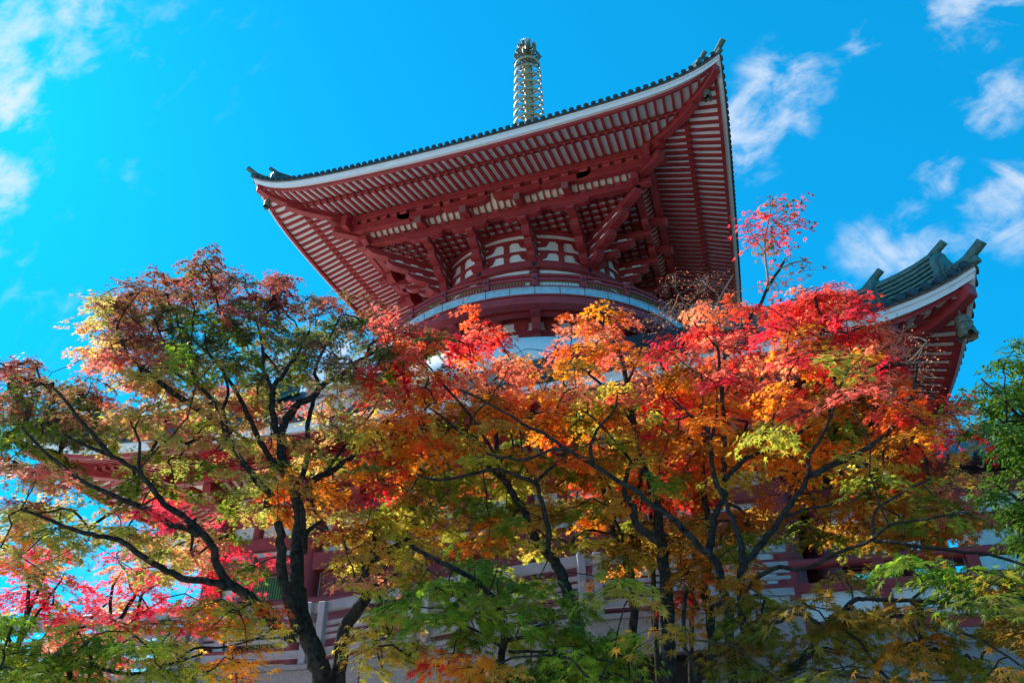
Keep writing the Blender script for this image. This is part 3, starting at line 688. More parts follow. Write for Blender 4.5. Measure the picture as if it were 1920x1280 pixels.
# ------------------------------------------------------------------ trees
rng = np.random.default_rng(11)
PAL = {
 'v': [(.34, .38, .06), (.42, .37, .08), (.24, .31, .045), (.46, .29, .09)],
 'm': [(.34, .045, .055), (.25, .08, .04), (.16, .12, .035), (.40, .09, .06)], 'D': [(.11, .15, .03), (.15, .15, .03), (.22, .09, .06), (.09, .12, .025)],
 'g': [(.12, .21, .016), (.18, .24, .018), (.09, .16, .016), (.26, .27, .02)], 'l': [(.26, .40, .03), (.19, .33, .025), (.32, .38, .03)],
 'y': [(.55, .48, .07), (.62, .43, .06), (.34, .38, .04), (.58, .29, .05)], 'o': [(.78, .22, .015), (.82, .33, .02), (.74, .10, .02), (.70, .30, .02)],
 'O': [(.56, .16, .015), (.45, .20, .015), (.50, .09, .02), (.36, .19, .02)], 'r': [(.76, .03, .035), (.70, .05, .03), (.80, .14, .03), (.66, .02, .06)],
 'p': [(.62, .25, .15), (.60, .38, .11), (.60, .10, .11), (.44, .44, .09)], 's': [(.82, .22, .12), (.80, .13, .10), (.78, .30, .12)], 'd': [(.22, .20, .02), (.32, .17, .02), (.13, .17, .02), (.26, .13, .02)], 'c': [(.76, .03, .10), (.70, .07, .10), (.80, .04, .06)],
 'b': [(.30, .13, .07), (.40, .20, .12), (.34, .07, .05)], 'e': [(.075, .18, .012), (.11, .22, .018), (.045, .12, .01), (.18, .29, .04)],
}
def star(lobes):
    "outline of a palmate leaf as (along, across) pairs plus quads fanned from the base"
    if lobes == 5: ang = [-105, -52, 0, 52, 105]; ln = [.5, .85, 1.0, .85, .5]
    else: ang = [-128, -84, -42, 0, 42, 84, 128]; ln = [.38, .68, .92, 1.0, .92, .68, .38]
    v = [(0, 0, 0)]; q = []
    na = [ang[0] - 28] + [(ang[i] + ang[i + 1]) / 2 for i in range(len(ang) - 1)] + [ang[-1] + 28]
    for a in na: v.append((.27 * math.cos(R_(a)), .27 * math.sin(R_(a)), .02))
    for a, l in zip(ang, ln): v.append((l * math.cos(R_(a)), l * math.sin(R_(a)), -.13 * l * l))
    k = len(na)
    for i in range(len(ang)): q.append((0, 1 + i, 1 + k + i, 2 + i))
    return np.array(v), np.array(q)
STAR5, STAR7 = star(5), star(7)
OVAL = (np.array([(0, 0, 0), (.35, .17, .03), (.7, .15, .03), (1.0, 0, -.04), (.7, -.15, .03), (.35, -.17, .03), (.5, 0, -.02)]), np.array([(0, 1, 6, 5), (1, 2, 3, 6), (5, 6, 3, 4)]))
CURL = (np.array([(0, 0, 0), (.4, .16, .12), (1, .05, .3), (.6, -.16, .2), (.9, .3, .0)]), np.array([(0, 1, 2, 3), (0, 1, 4, 2)]))
def norm(a): return a / np.maximum(1e-9, np.linalg.norm(a, axis=1, keepdims=True))
def leaves(name, pos, out, nor, size, col, shape, ma, parent):
    "one mesh of many leaves; each with the direction it points and the way its face looks"
    n = len(pos); V, Q = shape; nrm = norm(nor)
    d = norm(out - nrm * (out * nrm).sum(1, keepdims=True)); c = np.cross(nrm, d)
    sz = size * rng.uniform(.72, 1.2, n)[:, None]; curl = rng.uniform(.2, 2.2, n)[:, None]
    v = pos[:, None, :] + (V[None, :, 0:1] * d[:, None, :] + V[None, :, 1:2] * c[:, None, :] * rng.uniform(.8, 1.0, n)[:, None, None] + V[None, :, 2:3] * nrm[:, None, :] * curl[:, :, None]) * sz[:, :, None]
    k = len(V); nq = len(Q); me = bpy.data.meshes.new(name)
    me.vertices.add(n * k); me.vertices.foreach_set('co', v.astype(np.float32).ravel())
    idx = (Q[None] + (np.arange(n) * k)[:, None, None]).astype(np.int32).ravel()
    me.loops.add(len(idx)); me.loops.foreach_set('vertex_index', idx); me.polygons.add(n * nq)
    me.polygons.foreach_set('loop_start', (np.arange(n * nq) * 4).astype(np.int32))
    at_ = me.color_attributes.new('leaf', 'FLOAT_COLOR', 'POINT')
    ca = np.ones((n, k, 4), np.float32); ca[:, :, :3] = col[:, None, :]; at_.data.foreach_set('color', ca.ravel())
    me.update(); me.validate(); me.materials.append(ma)
    o = bpy.data.objects.new(name, me); C.objects.link(o); o.parent = parent; return o
def smooth_path(pts, rad, sub=4):
    "Catmull-Rom through the points"
    P_ = [pts[0]] + list(pts) + [pts[-1]]; out = []; rr = []
    for i in range(1, len(P_) - 2):
        for j in range(sub):
            t = j / sub; a, b, c, d = P_[i - 1], P_[i], P_[i + 1], P_[i + 2]
            out.append(.5 * ((2 * b) + (c - a) * t + (2 * a - 5 * b + 4 * c - d) * t * t + (3 * b - a - 3 * c + d) * t ** 3)); rr.append(rad[i - 1] + (rad[i] - rad[i - 1]) * t)
    out.append(P_[-2]); rr.append(rad[-1]); return out, rr
def jitter(pts, rad, k=.22):
    return [p + Vector(rng.normal(0, 1, 3)) * r * k * (.4 if r > .06 else 1) for p, r in zip(pts, rad)]
def tree(name, label, limbs, clusters, cat='tree', group=None, leaf=.058, shape=STAR5, lma='leaf', nleaf=102, spread=(.16, .07), ground=True, twr=.0022, leaf_name='crown', bark='bark'):
    """limbs: (pixel path, d0, d1, w0, w1) surveyed limb lines with distances and widths in px; first one is the trunk.
    clusters: list of (world point, palette letter, leaf factor)"""
    tb = MB(); bb = MB(); nodes = []; nrad = []; base = None
    for li, (path, d0, d1, w0, w1) in enumerate(limbs):
        n = len(path); pts = []; rad = []
        for i, (px, py) in enumerate(path):
            t = i / max(1, n - 1); d = d0 + (d1 - d0) * t; pts.append(at(px, py, d) + Vector((0, 0, 0))); s = (pts[-1] - CAM).length; rad.append((w0 + (w1 - w0) * t) / 2 / FPX * s)
        if li == 0 and ground:
            p = pts[0]; q = pts[1]; lean = (p - q); lean = lean / max(.3, abs(lean.z)); k = p.z
            b0 = Vector((p.x + lean.x * .5 * k * .4, p.y + lean.y * .5 * k * .4, -.15)); mid = p.lerp(b0, .5) + Vector((lean.x, lean.y, 0)) * .12
            pts = [b0, mid] + pts; rad = [rad[0] * 1.5, rad[0] * 1.05] + rad; base = b0
        sp, sr = smooth_path(pts, rad); sp = jitter(sp, sr)
        (tb if li == 0 else bb).tube(sp, sr, 10 if sr[0] > .04 else 7); nodes += sp; nrad += sr
    if base is None: base = Vector((nodes[0].x, nodes[0].y, 0))
    base = Vector((base.x, base.y, 0)); T_ = empty(name, base); tag(T_, label, cat, group)
    nl = len(nodes); cp = np.array([tuple(c[0]) for c in clusters]); A_ = np.array([tuple(p) for p in nodes]); par = np.full(len(cp), -1)
    allp = np.concatenate([A_, cp]); best = np.full(len(cp), 1e9); bi = np.zeros(len(cp), int)
    # greedy joining of foliage clusters to the nearest wood
    for i in range(0, nl, 1):
        dd = np.linalg.norm(cp - A_[i], axis=1); mk = dd < best; best[mk] = dd[mk]; bi[mk] = i
    done = np.zeros(len(cp), bool); dep = np.zeros(nl + len(cp)); order = []
    for _ in range(len(cp)):
        j = int(np.argmin(np.where(done, 1e9, best))); done[j] = True; par[j] = bi[j]; order.append(j); dep[nl + j] = dep[bi[j]] + 1
        dd = np.linalg.norm(cp - cp[j], axis=1) * (1 + .05 * dep[nl + j]); mk = (dd < best) & ~done; best[mk] = dd[mk]; bi[mk] = nl + j
    cnt = np.ones(nl + len(cp))
    for j in reversed(order): cnt[par[j]] += cnt[nl + j] if par[j] >= nl else 0
    for j in order:
        a = Vector(allp[par[j]]); b_ = Vector(cp[j]); r1 = .0032 * math.sqrt(cnt[nl + j]) + .0015; r0 = r1 * 1.25
        if par[j] < nl: r0 = min(r0, nrad[par[j]] * .8)
        ln = (b_ - a).length
        if ln < 1e-3: continue
        mid = [a.lerp(b_, t) + Vector((0, 0, .09 * ln * math.sin(t * math.pi))) + Vector(rng.normal(0, .05 * ln, 3)) for t in (.35, .7)]
        bb.tube([a] + mid + [b_], [r0, (2 * r0 + r1) / 3, (r0 + 2 * r1) / 3, r1], 5)
    pos = []; out = []; col = []; nor = []
    for ci_, (c, code, fac) in enumerate(clusters):
        c = np.array(c); k = max(4, int(nleaf * fac)); pal = np.array(PAL[code]); tone = rng.uniform(.85, 1.15)
        dr = c - np.array(allp[par[ci_]]); dr[2] = 0; L0 = np.linalg.norm(dr); dr = dr / L0 if L0 > .03 else np.array([1., 0, 0]); a0 = math.atan2(dr[1], dr[0]) + rng.normal(0, .5)
        ns_ = 7; st = c - np.array([math.cos(a0), math.sin(a0), 0]) * spread[0] * .9
        fan = a0 + np.linspace(-1.25, 1.25, ns_) + rng.normal(0, .16, ns_); ln = spread[0] * rng.uniform(1.5, 2.9, ns_) * (1.0 - .25 * np.abs(np.linspace(-1, 1, ns_)))
        rise = rng.normal(.0, .16, ns_); dv = np.stack([np.cos(fan), np.sin(fan), rise], 1)
        for i in range(ns_):
            e = [Vector(st + dv[i] * ln[i] * t + np.array([0, 0, -.30 * ln[i] * t * t])) for t in (0, .55, 1)]; bb.tube(e, [twr * 1.3, twr, twr * .5], 3)
        w = rng.integers(0, ns_, k); t = rng.beta(2.0, 1.25, (k, 1)) * 1.06
        p = st + dv[w] * ln[w][:, None] * t; p[:, 2] -= (.30 * ln[w] * t[:, 0] ** 2)
        side_ = rng.normal(0, 1, k) * spread[0] * .16; p[:, 0] += -np.sin(fan[w]) * side_; p[:, 1] += np.cos(fan[w]) * side_; p[:, 2] += rng.normal(0, spread[1] * .34, k)
        yaw_ = fan[w] + np.sign(side_) * rng.uniform(.1, .9, k); pitch_ = -(.25 + .7 * t[:, 0] + rng.normal(0, .3, k))
        out.append(np.stack([np.cos(yaw_) * np.cos(pitch_), np.sin(yaw_) * np.cos(pitch_), np.sin(pitch_)], 1))
        nn = np.stack([np.cos(fan[w]) * (.25 + .45 * t[:, 0]), np.sin(fan[w]) * (.25 + .45 * t[:, 0]), np.ones(k)], 1) + rng.normal(0, .38, (k, 3)); nor.append(nn); pos.append(p)
        mixw = np.full(len(pal), .3 / len(pal)); mixw[rng.integers(0, len(pal))] += .7
        pa_ = mixw / mixw.sum(); tt = rng.uniform(0, 1, (k, 1)); cc_ = (pal[rng.choice(len(pal), k, p=pa_)] * tt + pal[rng.choice(len(pal), k, p=pa_)] * (1 - tt)) * .65 + (pal * mixw[:, None]).sum(0) * .35
        col.append(cc_ * tone * rng.uniform(.85, 1.15, (k, 1)))
    base_np = np.array(base); off = Vector(base)
    nf = len(tb.f); tb.add(bb.v, bb.f); tb.v = [tuple(np.array(q) - base_np) for q in tb.v]
    if bark != 'bark': tb.mi = {i: 1 for i in range(nf, len(tb.f))}
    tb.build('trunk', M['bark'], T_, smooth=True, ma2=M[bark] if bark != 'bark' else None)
    if pos:
        leaves(leaf_name, np.concatenate(pos) - base_np, np.concatenate(out), np.concatenate(nor), leaf, np.clip(np.concatenate(col), 0, .9), shape, M[lma], T_)
    return T_
def cells(rows, y0, x0, dist, sig, dens=1.6, pick=None, fac=1.0, grad=None):
    "foliage survey: rows of 40 px squares, each letter a leaf colour"
    res = []
    for r, row in enumerate(rows):
        for c, ch in enumerate(row):
            if ch in '. ': continue
            px0, py0 = x0 + 40 * c, y0 + 40 * r; n = int(dens) + (rng.random() < dens % 1)
            for _ in range(n):
                px = px0 + 20 + rng.uniform(-24, 24); py = py0 + 20 + rng.uniform(-24, 24)
                if pick is not None and not pick(px, py): continue
                d = dist(px, py) + rng.normal(0, sig); c2 = ch
                if grad and rng.random() < .5: c2 = grad(px, py)
                res.append((at(px, py, d), c2, fac * rng.uniform(.75, 1.25)))
    return res

MAP_A = [
 '.........m..........',
 '......mmmmmmmm......',
 '....pmmDDDmDmmmm.m..',
 '....pmmDDgDDDDDDDmmm',
 '....pppmgDDgDDDDDDDD',
 'mm...pppygyDDgDDDDgp',
 'mDDDm.ppypppy..p.pp.',
 'DDgDDpyppyppyp.pyp..',
 'ggDDyyppyppypy.pyp..',
 'pgpgglypycyypypyg...',
 'pppyygggyggyyoOOo...',
 'ypypyyy.gggyyOOoo...',
 'ppyyyypcpygyyOyyy...',
 'yoyyyypyypg....yy...',
 'ooy...yypp.g........']
MAP_A = [[{'y': 'v'}.get(ch, ch) for ch in row] for row in MAP_A]
A = cells(MAP_A, 474, 0, lambda x, y: 8.6 - .0006 * (640 - y), .8, 2.4, pick=lambda x, y: y < 830 or rng.random() < (.45 if 130 < x < 470 and y < 980 else .72)) + cells(MAP_A[:8], 478, 0, lambda x, y: 9.6, .45, 1.3)
limbsA = [
 ([(602, 1290), (592, 1231), (576, 1188), (564, 1150), (558, 1100), (556, 1057), (557, 1008), (562, 970), (552, 920), (530, 862), (531, 804), (539, 782)], 8.0, 8.5, 33, 13),
 ([(560, 1180), (545, 1132), (532, 1090), (526, 1044), (524, 991), (520, 978)], 8.0, 7.8, 22, 13),
 ([(539, 784), (554, 760), (589, 741), (607, 719), (639, 704), (670, 679), (701, 660), (740, 630)], 8.5, 9.0, 15, 4),
 ([(531, 830), (512, 785), (514, 726), (529, 705), (560, 660), (580, 620)], 8.5, 8.3, 13, 4), ([(514, 740), (495, 691), (492, 650), (480, 600)], 8.4, 8.8, 8, 3),
 ([(562, 905), (576, 860), (576, 819), (579, 782), (589, 745)], 8.4, 8.8, 10, 8), ([(600, 725), (592, 690), (615, 640), (640, 590)], 8.7, 8.4, 8, 3),
 ([(535, 890), (507, 860), (482, 813), (461, 769), (442, 732), (420, 697), (390, 660), (385, 620)], 8.4, 8.0, 12, 3),
 ([(510, 930), (470, 885), (449, 857), (423, 807), (417, 768), (371, 719), (351, 670), (338, 624), (328, 580)], 8.4, 7.9, 12, 3),
 ([(423, 800), (387, 778), (335, 745), (272, 693), (236, 657), (220, 610)], 8.2, 8.0, 12, 4), ([(371, 719), (330, 700), (310, 650), (290, 600)], 8.0, 8.4, 7, 3), ([(417, 768), (428, 730), (415, 690)], 8.0, 8.3, 7, 3),
 ([(552, 1198), (517, 1172), (488, 1145), (471, 1122), (438, 1100), (412, 1070), (396, 1022), (361, 984), (320, 953), (296, 929), (261, 885), (213, 857), (172, 840), (120, 815)], 8.0, 7.4, 19, 4),
 ([(373, 1000), (361, 996), (309, 977), (282, 960), (254, 947), (206, 926), (155, 902), (113, 871), (76, 840), (40, 800)], 7.7, 7.2, 12, 4), ([(213, 857), (160, 800), (130, 760), (95, 720)], 7.4, 7.4, 8, 3), ([(296, 929), (262, 880), (262, 830), (245, 790)], 7.4, 7.8, 7, 3),
 ([(443, 1105), (395, 1091), (344, 1084), (303, 1063), (261, 1039), (223, 1012), (172, 1002), (131, 991), (86, 971), (40, 955)], 7.8, 7.2, 13, 4),
 ([(552, 950), (590, 900), (640, 870), (690, 830), (720, 790)], 8.3, 8.9, 15, 5), ([(610, 885), (650, 830), (700, 770)], 8.5, 9.0, 8, 4), ([(566, 960), (572, 1040), (575, 1000), (590, 985), (600, 978)], 8.2, 8.3, 10, 6)]
tree('maple_tree', 'big dark trunked maple at left, forking low, with a spreading maroon and green crown', limbsA, A, group='autumn maples before the pagoda', leaf=.044, nleaf=150, spread=(.15, .07))

MAP_P = [
 '.......cc.......',
 '......ccccc.....',
 'cc.p.cccpccc....',
 'ccc.cpccccccc...',
 'cc.ccccccccc....',
 '.cpccpc.ccc.....',
 '..cpccpc.c......',
 '.ppcpc..........',
 'ypcpo...........',
 'yyp.............']
Pk = cells(MAP_P, 920, 0, lambda x, y: 11.5, .9, 1.35, pick=lambda x, y: x > 175)
Pk2 = cells(MAP_P, 920, 0, lambda x, y: 11.0, .9, 1.35, pick=lambda x, y: x <= 175)
tree('maple_tree', 'crimson pink maple with thin dark stems behind the low left branches', [([(175, 1290), (195, 1240), (205, 1200), (230, 1150), (262, 1100), (270, 1060), (290, 1040)], 11, 11.4, 9, 4),
   ([(185, 1262), (205, 1190), (208, 1110), (222, 1080)], 11, 11.2, 7, 3), ([(150, 1290), (133, 1228), (125, 1215), (160, 1170), (200, 1130)], 11, 11.6, 8, 3), ([(252, 1178), (262, 1130), (270, 1110), (300, 1090), (312, 1060)], 11.3, 11.8, 6, 3)], Pk,
   group='autumn maples before the pagoda', leaf=.066, nleaf=99, spread=(.2, .1))
tree('maple_tree', 'red and yellow maple with a forked grey stem at the far left edge', [([(20, 1290), (30, 1225), (45, 1170), (55, 1100), (48, 1070), (10, 1020)], 10.5, 10.8, 8, 3), ([(45, 1168), (70, 1110), (95, 1040), (105, 1010)], 10.6, 11, 6, 3), ([(40, 1200), (70, 1150), (120, 1080)], 10.6, 11.2, 5, 3)], Pk2,
   group='autumn maples before the pagoda', leaf=.066, nleaf=99, spread=(.2, .1))

MAP_F = [
 '.......oyoyyo...',
 'gl.yggyyyooyy...',
 'glgggglgyyoo....',
 'gggyggggg..o....',
 'gg.ggyg....o....']
F1 = cells(MAP_F, 1130, 0, lambda x, y: 6.6, .45, 1.1, pick=lambda x, y: x > 75)
F0 = cells(['gl.', 'lgg', 'ggg', 'gg.'], 1150, -40, lambda x, y: 6.2, .4, 1.3)
tree('maple_tree', 'low maple with green and orange sprays spreading before the granite parapet at lower left', [([(120, 1340), (135, 1240), (180, 1190)], 6.6, 6.6, 9, 4), ([(138, 1236), (200, 1256), (270, 1262), (330, 1240), (380, 1225)], 6.6, 6.9, 7, 3), ([(330, 1240), (365, 1215), (420, 1212), (470, 1200), (500, 1190)], 6.8, 7.0, 4, 3)], F1,
   group='autumn maples before the pagoda', leaf=.05, nleaf=102)
tree('maple_tree', 'small leafy green maple in the bottom left corner', [([(-15, 1330), (10, 1250), (20, 1200)], 6.2, 6.2, 9, 4)], F0, group='autumn maples before the pagoda', leaf=.05, nleaf=115)

# right-hand group; first column of the map is x = 680
MAP_C = [
 '....................rrr.....',
 '.r...r....ooo..prrrrrrr.....',
 '.rrDrro..ooooorrrprorOooo...',
 '.rrrrooo.oopoyOoopprrryoroop',
 'rrrrrOoppypygpoorroyygrrorp.',
 'rorOggOoooyggyrorooyoygyrrrb',
 'oooyggyOoygyyorOoyoyoygorrrr',
 'oooooygOoOogyrOyorOoOOgOoOrr',
 'rrogyggyggyOrrOrrOrooOOgrOm.',
 'rorygggyggryrOOOrO...OOggOom',
 'ogygygyyydddgrOOOOdO..OOOydOO',
 'yygogoyydd.ddydO.dd.dOydOdOO',
 'ooy.ooyyy..dydy.yO....O.O.dd.',
 '.ddddyydd..oory...O...d..Odd.',
 '..dddddyd...or.....dO...OOd.d']
MAP_C = [[{'p': 's', 'b': 'r'}.get(ch, ch) for ch in row] for row in MAP_C]
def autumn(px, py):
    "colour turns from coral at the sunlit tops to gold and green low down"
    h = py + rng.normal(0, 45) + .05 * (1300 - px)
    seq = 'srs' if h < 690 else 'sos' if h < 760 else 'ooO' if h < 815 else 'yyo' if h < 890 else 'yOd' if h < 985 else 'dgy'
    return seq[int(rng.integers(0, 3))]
def cmap(depth, sig, lo, hi, yr=(0, 2000), dens=1.5, fac=1.0):
    def pk(x, y): return lo(y) <= x + rng.normal(0, 26) < hi(y) and yr[0] <= y < yr[1] and not (x > 1695 and y < 745)
    return cells(MAP_C, 540, 680, depth, sig, dens, pk, fac, autumn)
dep = lambda x, y: 8.0 + .5 * min(1, max(0, (y - 800) / 300))
W_ = 'autumn maples before the pagoda'
X = lambda v: (lambda y: v)
tree('maple_tree', 'slender maple with a leaning dark trunk and a red crown left of the white dome', [([(1098, 1290), (1083, 1180), (1075, 1140), (1061, 1101), (1045, 1060), (1026, 1032), (1009, 1019), (990, 975), (970, 938), (952, 910), (938, 880), (930, 820), (925, 760), (905, 700)], 7.0, 8.0, 25, 6),
   ([(1028, 1030), (1028, 990), (1012, 925), (1003, 905), (970, 892), (930, 880), (880, 890), (820, 900), (780, 888)], 7.0, 6.8, 11, 4), ([(1003, 905), (1040, 870), (1060, 845)], 6.9, 7.2, 7, 4),
   ([(952, 908), (900, 860), (850, 800), (800, 760)], 7.5, 8, 7, 3), ([(938, 870), (890, 790), (840, 730), (790, 670)], 7.6, 8.2, 7, 3)],
   cmap(dep, .75, X(650), X(985), (500, 1030), 2.4), group=W_, leaf=.053, nleaf=122)
MAP_L = ['.................', '...gglg..........', '.ggllggg...yy....', '.lgglgg.ggg......', '....gg.glgggl....', '...rog.gglggl....', '....oyg.glllg....', '.....og.gllll....']
F2 = cells(MAP_L, 1010, 680, lambda x, y: 5.6, .4, .95)
F2b = cells(['oyyy', 'oyyy', 'yyyy', 'pypy', '.yy.'], 960, 640, lambda x, y: 7.6, .4, 1.3) + cells(['yyy', 'pyy', '.yy'], 1150, 660, lambda x, y: 7.2, .4, 1.5)
tree('maple_tree', 'short maple with a bent mottled trunk and sunlit yellow leaves right of the biggest trunk', [([(632, 1290), (640, 1215), (650, 1170), (672, 1140), (688, 1112), (684, 1085), (690, 1060), (705, 1045), (735, 1028), (770, 1013)], 8.2, 7.7, 26, 11),
   ([(700, 1046), (702, 1010), (712, 985), (735, 975)], 7.9, 8.2, 12, 5), ([(690, 1060), (660, 1040), (640, 1010)], 8.0, 8.0, 7, 4)], F2b, group=W_, leaf=.058, nleaf=92)
tree('maple_tree', 'leaning maple with drooping fresh green foliage low at the centre', [([(925, 1300), (935, 1250), (948, 1190), (935, 1140), (905, 1100), (880, 1080), (840, 1060), (800, 1040), (770, 1024)], 6.0, 5.4, 14, 7),
   ([(945, 1200), (990, 1190), (1000, 1175), (1040, 1165)], 5.9, 5.4, 7, 4), ([(940, 1212), (890, 1180), (850, 1168)], 5.9, 5.5, 6, 3), ([(955, 1222), (1000, 1220), (1080, 1228), (1150, 1240)], 5.9, 5.3, 6, 3)], F2, group=W_, leaf=.060, shape=STAR7, nleaf=108, spread=(.17, .06))
tree('maple_tree', 'tall straight maple with the thick rough trunk and an orange crown over the balcony', [([(1258, 1290), (1252, 1166), (1249, 1094), (1241, 1032), (1235, 984), (1225, 919), (1208, 867), (1190, 800), (1176, 720), (1160, 660), (1130, 610)], 7.2, 8.2, 26, 6),
   ([(1232, 1012), (1197, 988), (1187, 950), (1173, 929), (1172, 905), (1184, 867)], 7.2, 7.4, 15, 7), ([(1190, 800), (1150, 740), (1090, 690), (1040, 650)], 7.7, 8.2, 7, 3), ([(1176, 720), (1200, 660), (1210, 620)], 8, 8.4, 6, 3), ([(1184, 867), (1130, 800), (1080, 760)], 7.4, 7.8, 6, 3)],
   cmap(dep, .75, X(985), X(1215), (500, 1100), 2.4), group=W_, leaf=.053, nleaf=122)
tree('maple_tree', 'leaning maple whose long curved limb sweeps left across the middle of the thicket', [([(1378, 1300), (1366, 1166), (1359, 1115), (1345, 1060), (1331, 1036), (1335, 995), (1345, 953), (1359, 926), (1357, 874), (1359, 830), (1356, 770), (1350, 700), (1345, 650)], 6.4, 7.6, 17, 5),
   ([(1333, 1040), (1310, 1022), (1280, 991), (1252, 964), (1218, 946), (1194, 919), (1166, 905), (1111, 871), (1080, 852), (1051, 836), (1019, 812), (987, 799), (958, 780), (913, 754), (860, 730)], 6.4, 6.6, 13, 4),
   ([(1110, 871), (1108, 840), (1120, 806), (1150, 770), (1158, 740)], 6.5, 6.9, 8, 3), ([(1060, 842), (1030, 845), (980, 862), (920, 852), (912, 848)], 6.5, 6.4, 7, 3),
   ([(1359, 926), (1340, 900), (1331, 830), (1320, 800), (1285, 770), (1258, 745)], 6.7, 7.2, 10, 4), ([(1330, 830), (1342, 790), (1345, 770)], 6.8, 7.2, 7, 4), ([(1357, 900), (1400, 860), (1440, 845), (1470, 825), (1520, 800)], 6.8, 7.4, 10, 4)],
   cmap(dep, .8, X(1215), X(1420), (500, 1080), 2.4) + cmap(dep, .6, X(880), X(1200), (720, 920), .5), group=W_, leaf=.053, nleaf=122)
tree('maple_tree', 'many branched maple with dark amber layers reaching to the right edge', [([(1400, 1300), (1396, 1200), (1391, 1132), (1388, 1087), (1396, 1056), (1407, 1045), (1431, 1015), (1445, 998), (1489, 936), (1509, 905), (1516, 881), (1516, 857), (1533, 830), (1560, 780)], 6.2, 6.8, 16, 5),
   ([(1393, 1060), (1388, 1015), (1380, 995), (1362, 943), (1349, 916), (1331, 857), (1330, 800)], 6.3, 6.9, 12, 4), ([(1518, 892), (1582, 861), (1626, 840), (1670, 805), (1698, 766), (1715, 727), (1717, 682)], 6.6, 7.4, 11, 4),
   ([(1393, 1110), (1420, 1081), (1461, 1063), (1506, 1067), (1575, 1034), (1633, 1012), (1667, 984), (1729, 974), (1800, 960)], 6.2, 5.6, 9, 3), ([(1640, 1015), (1667, 1015), (1764, 1029), (1850, 1039), (1925, 1060)], 5.9, 5.4, 7, 4), ([(1640, 1010), (1640, 960), (1680, 930), (1740, 900)], 5.9, 6.4, 5, 3),
   ([(1465, 971), (1520, 952), (1570, 945)], 6.5, 6.8, 6, 3)],
   cmap(dep, .8, X(1420), X(1960), (500, 1020), 2.4) + cells(['.rrrr', 'rrsrr'], 546, 1428, lambda x, y: 8.2, .35, 2.2), group=W_, leaf=.053, nleaf=122)
MAP_R = ['......................', '......d....O..llggdO..', '......Od.......lggdgd.', '..d...OOddOOdddOdd.dd.', '..d...OdddddOOOO..ddd.', '......dddd.OOOOd.dd...', '......ddd..OOOO..dd...', '.......ddOO....d......']
MAP_R = [[('d' if ch == 'O' and rng.random() < .6 else ch) for ch in row] for row in MAP_R]
Rr = cells(MAP_R, 1000, 1120, lambda x, y: 5.2 + .5 * (x < 1450), .45, .75)
tree('maple_tree', 'low maple with dark limbs fanning wide over the podium at lower right', [([(1330, 1330), (1400, 1292), (1447, 1270), (1490, 1250), (1516, 1228), (1533, 1197), (1568, 1155), (1590, 1140)], 5.6, 5.2, 15, 8),
   ([(1568, 1157), (1600, 1125), (1626, 1122), (1709, 1125), (1764, 1129), (1832, 1136), (1925, 1166)], 5.2, 4.9, 8, 4), ([(1710, 1125), (1735, 1100), (1755, 1080)], 5.1, 5.1, 5, 3), ([(1550, 1180), (1500, 1150), (1455, 1168), (1430, 1160)], 5.3, 5.6, 8, 4),
   ([(1590, 1140), (1640, 1156), (1700, 1152), (1752, 1150), (1800, 1184), (1850, 1205), (1925, 1255)], 5.2, 4.8, 7, 3), ([(1560, 1165), (1610, 1200), (1640, 1242), (1680, 1290)], 5.2, 5.0, 6, 4), ([(1480, 1255), (1540, 1255), (1590, 1272)], 5.4, 5.2, 5, 3)], Rr, group=W_, leaf=.060, shape=STAR7, nleaf=95, spread=(.17, .06))
tree('maple_tree', 'thin maple stem with a curved lit trunk beside the thick rough one', [([(1206, 1300), (1186, 1228), (1189, 1166), (1187, 1108), (1174, 1046), (1153, 1005), (1140, 950), (1128, 905), (1120, 860)], 8.0, 8.4, 17, 8), ([(1172, 1046), (1182, 1020), (1186, 1000)], 8.1, 8.2, 8, 5)],
   cells(['og', 'ro', 'og', 'yy'], 860, 1090, lambda x, y: 8.6, .4, 1.2), group=W_, leaf=.060, nleaf=82)
tree('maple_tree', 'slim maple with a double bend halfway up its stem in the right thicket', [([(1336, 1300), (1335, 1204), (1331, 1149), (1321, 1115), (1325, 1063), (1330, 1000), (1322, 940), (1318, 880), (1310, 830)], 7.6, 8.4, 18, 8), ([(1334, 1140), (1352, 1128), (1362, 1100)], 7.6, 7.4, 11, 5)],
   cells(['ro', 'OO', 'rO', 'OO', 'OO'], 840, 1260, lambda x, y: 8.8, .5, 1.4), group=W_, leaf=.060, nleaf=82)
tree('maple_tree', 'young maple with a wavy pencil thin stem between the two stoutest right trunks', [([(1310, 1300), (1298, 1240), (1283, 1210), (1281, 1150), (1290, 1105), (1305, 1098)], 7.0, 7.2, 10, 5)],
   cells(['OoO', 'rOO', 'OO.'], 1050, 1240, lambda x, y: 7.8, .4, 1.3), group=W_, leaf=.060, nleaf=82)
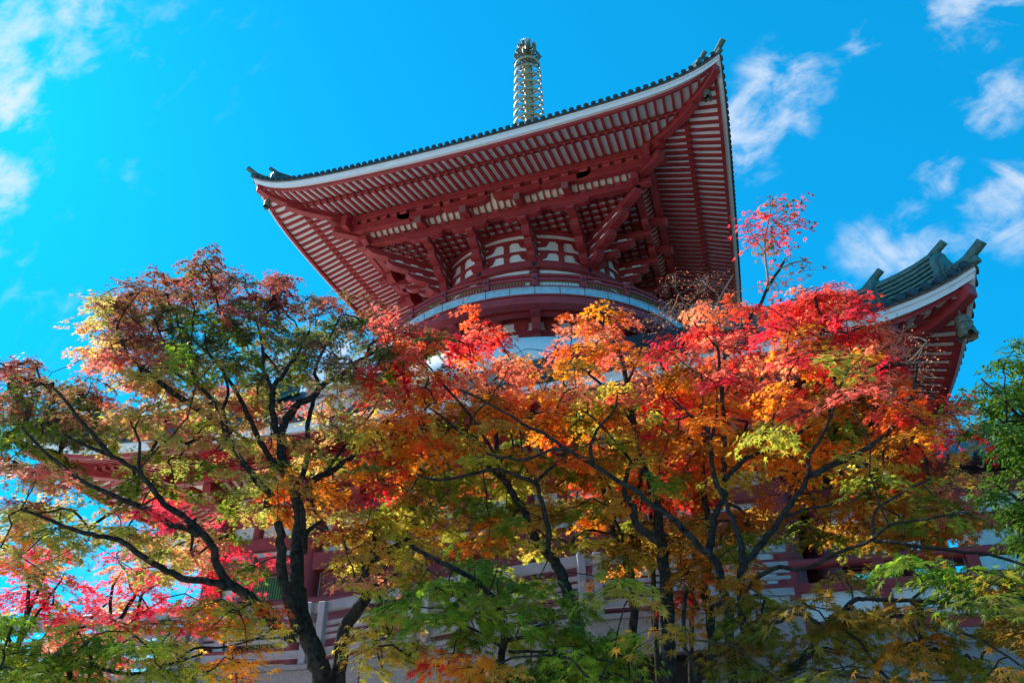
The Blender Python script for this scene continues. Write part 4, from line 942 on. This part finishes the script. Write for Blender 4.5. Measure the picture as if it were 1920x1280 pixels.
# nearly bare upper stems with dried curls, and the red sprig against the sky
tw = cells(['.bb.', 'bbbb', 'bbbb', '.bbb'], 510, 1225, lambda x, y: 9.2, .4, 2.6, fac=.5) + cells(['.b..', 'bbb.', 'bbb.', '.bb.'], 610, 1620, lambda x, y: 9.2, .4, 2.0, fac=.45) + cells(['bb', 'bb'], 700, 1180, lambda x, y: 9, .4, 1.6, fac=.5)
sb = [((1310, 700), 'b', .3)]
tree('dry_maple_tree', 'almost bare pale twigged tree with brown curled leaves under the right eave', [([(1236, 1300), (1228, 1150), (1220, 950), (1228, 815), (1250, 752), (1290, 690), (1310, 640), (1290, 580), (1262, 530)], 9.0, 9.2, 10, 3), ([(1290, 690), (1330, 620), (1350, 560), (1375, 515)], 9.1, 9.4, 5, 2), ([(1255, 745), (1320, 740), (1430, 790), (1560, 790), (1640, 720), (1700, 680), (1740, 640)], 9.0, 9.3, 6, 3)],
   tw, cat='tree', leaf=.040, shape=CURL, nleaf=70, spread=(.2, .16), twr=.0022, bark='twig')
spr = [(1440, 385), (1425, 410), (1460, 400), (1490, 378), (1495, 405), (1410, 425), (1395, 412), (1440, 430), (1465, 420), (1455, 450), (1425, 450), (1440, 475), (1400, 450), (1480, 430), (1455, 375)]
spc = [(at(x, y, 9.4 + rng.normal(0, .25)), 'r' if rng.random() < .8 else 'm', .8) for x, y in spr] + [(at(x, y, 9.4 + rng.normal(0, .2)), 'm', .15) for x, y in ((1520, 495), (1505, 515), (1490, 500), (1475, 490), (1460, 545), (1450, 528))] + [(at(x, y, 9.3), 'r', .2) for x, y in ((1440, 530), (1452, 540))]
tree('maple_tree', 'tall spindly maple holding a bright red sprig against the blue sky by the roof edge', [([(1296, 1300), (1300, 1100), (1310, 900), (1330, 740), (1376, 641), (1404, 599), (1424, 573), (1438, 542), (1457, 511), (1470, 490)], 8.8, 9.4, 9, 4), ([(1438, 540), (1439, 520), (1434, 475), (1436, 438), (1445, 395)], 9.3, 9.4, 5, 2), ([(1434, 475), (1410, 440), (1395, 420)], 9.3, 9.3, 3, 2), ([(1460, 505), (1495, 490), (1520, 492)], 9.3, 9.4, 3, 2), ([(1404, 599), (1440, 585), (1450, 560)], 9.2, 9.2, 4, 2), ([(1376, 641), (1390, 600), (1384, 560)], 9.2, 9.2, 3, 2)],
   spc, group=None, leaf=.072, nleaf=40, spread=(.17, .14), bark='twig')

# glossy evergreen at the right edge
MAP_E = ['....ee', '..eeee', '.eeeee', 'eeeeee', 'eeeeee', '.eeeee', '..e.ee', '.e.eee', '.eeeee', '..eeee', '..eeee', '...eee', '..eeee']
E_ = cells(MAP_E, 604, 1806, lambda x, y: 10.5, .7, 3.6)
tree('evergreen_tree', 'glossy dark green broadleaf evergreen at the right edge', [([(2010, 1300), (1995, 1150), (1985, 1000), (1960, 900), (1940, 840), (1915, 760)], 10.5, 10.5, 34, 8), ([(1950, 850), (1900, 825), (1860, 810)], 10.5, 10.2, 9, 4), ([(1985, 1000), (1930, 950), (1870, 910)], 10.5, 10.5, 8, 4), ([(1930, 800), (1870, 740), (1840, 710)], 10.5, 10.8, 7, 3)], E_, leaf=.075, shape=OVAL, lma='ever', nleaf=120, spread=(.13, .12))

# trees far behind, seen through the open pavilion
for px, py, d, lab in ((1590, 1090, 46, 'sunlit green tree far off seen through the open red pavilion'), (1660, 1080, 50, 'second far green tree just right of the one in the pavilion opening')):
    tree('evergreen_tree', lab, [([(px, 1200), (px + 4, 1130), (px, 1060)], d, d, 22, 6)], cells(['.ee.', 'eeee', 'eeee', 'eeee', '.ee.'], 1000, px - 80, lambda x, y: d, 1.2, 2.4), group=None, leaf=.3, shape=OVAL, lma='ever', nleaf=60, spread=(.5, .4), twr=.01)
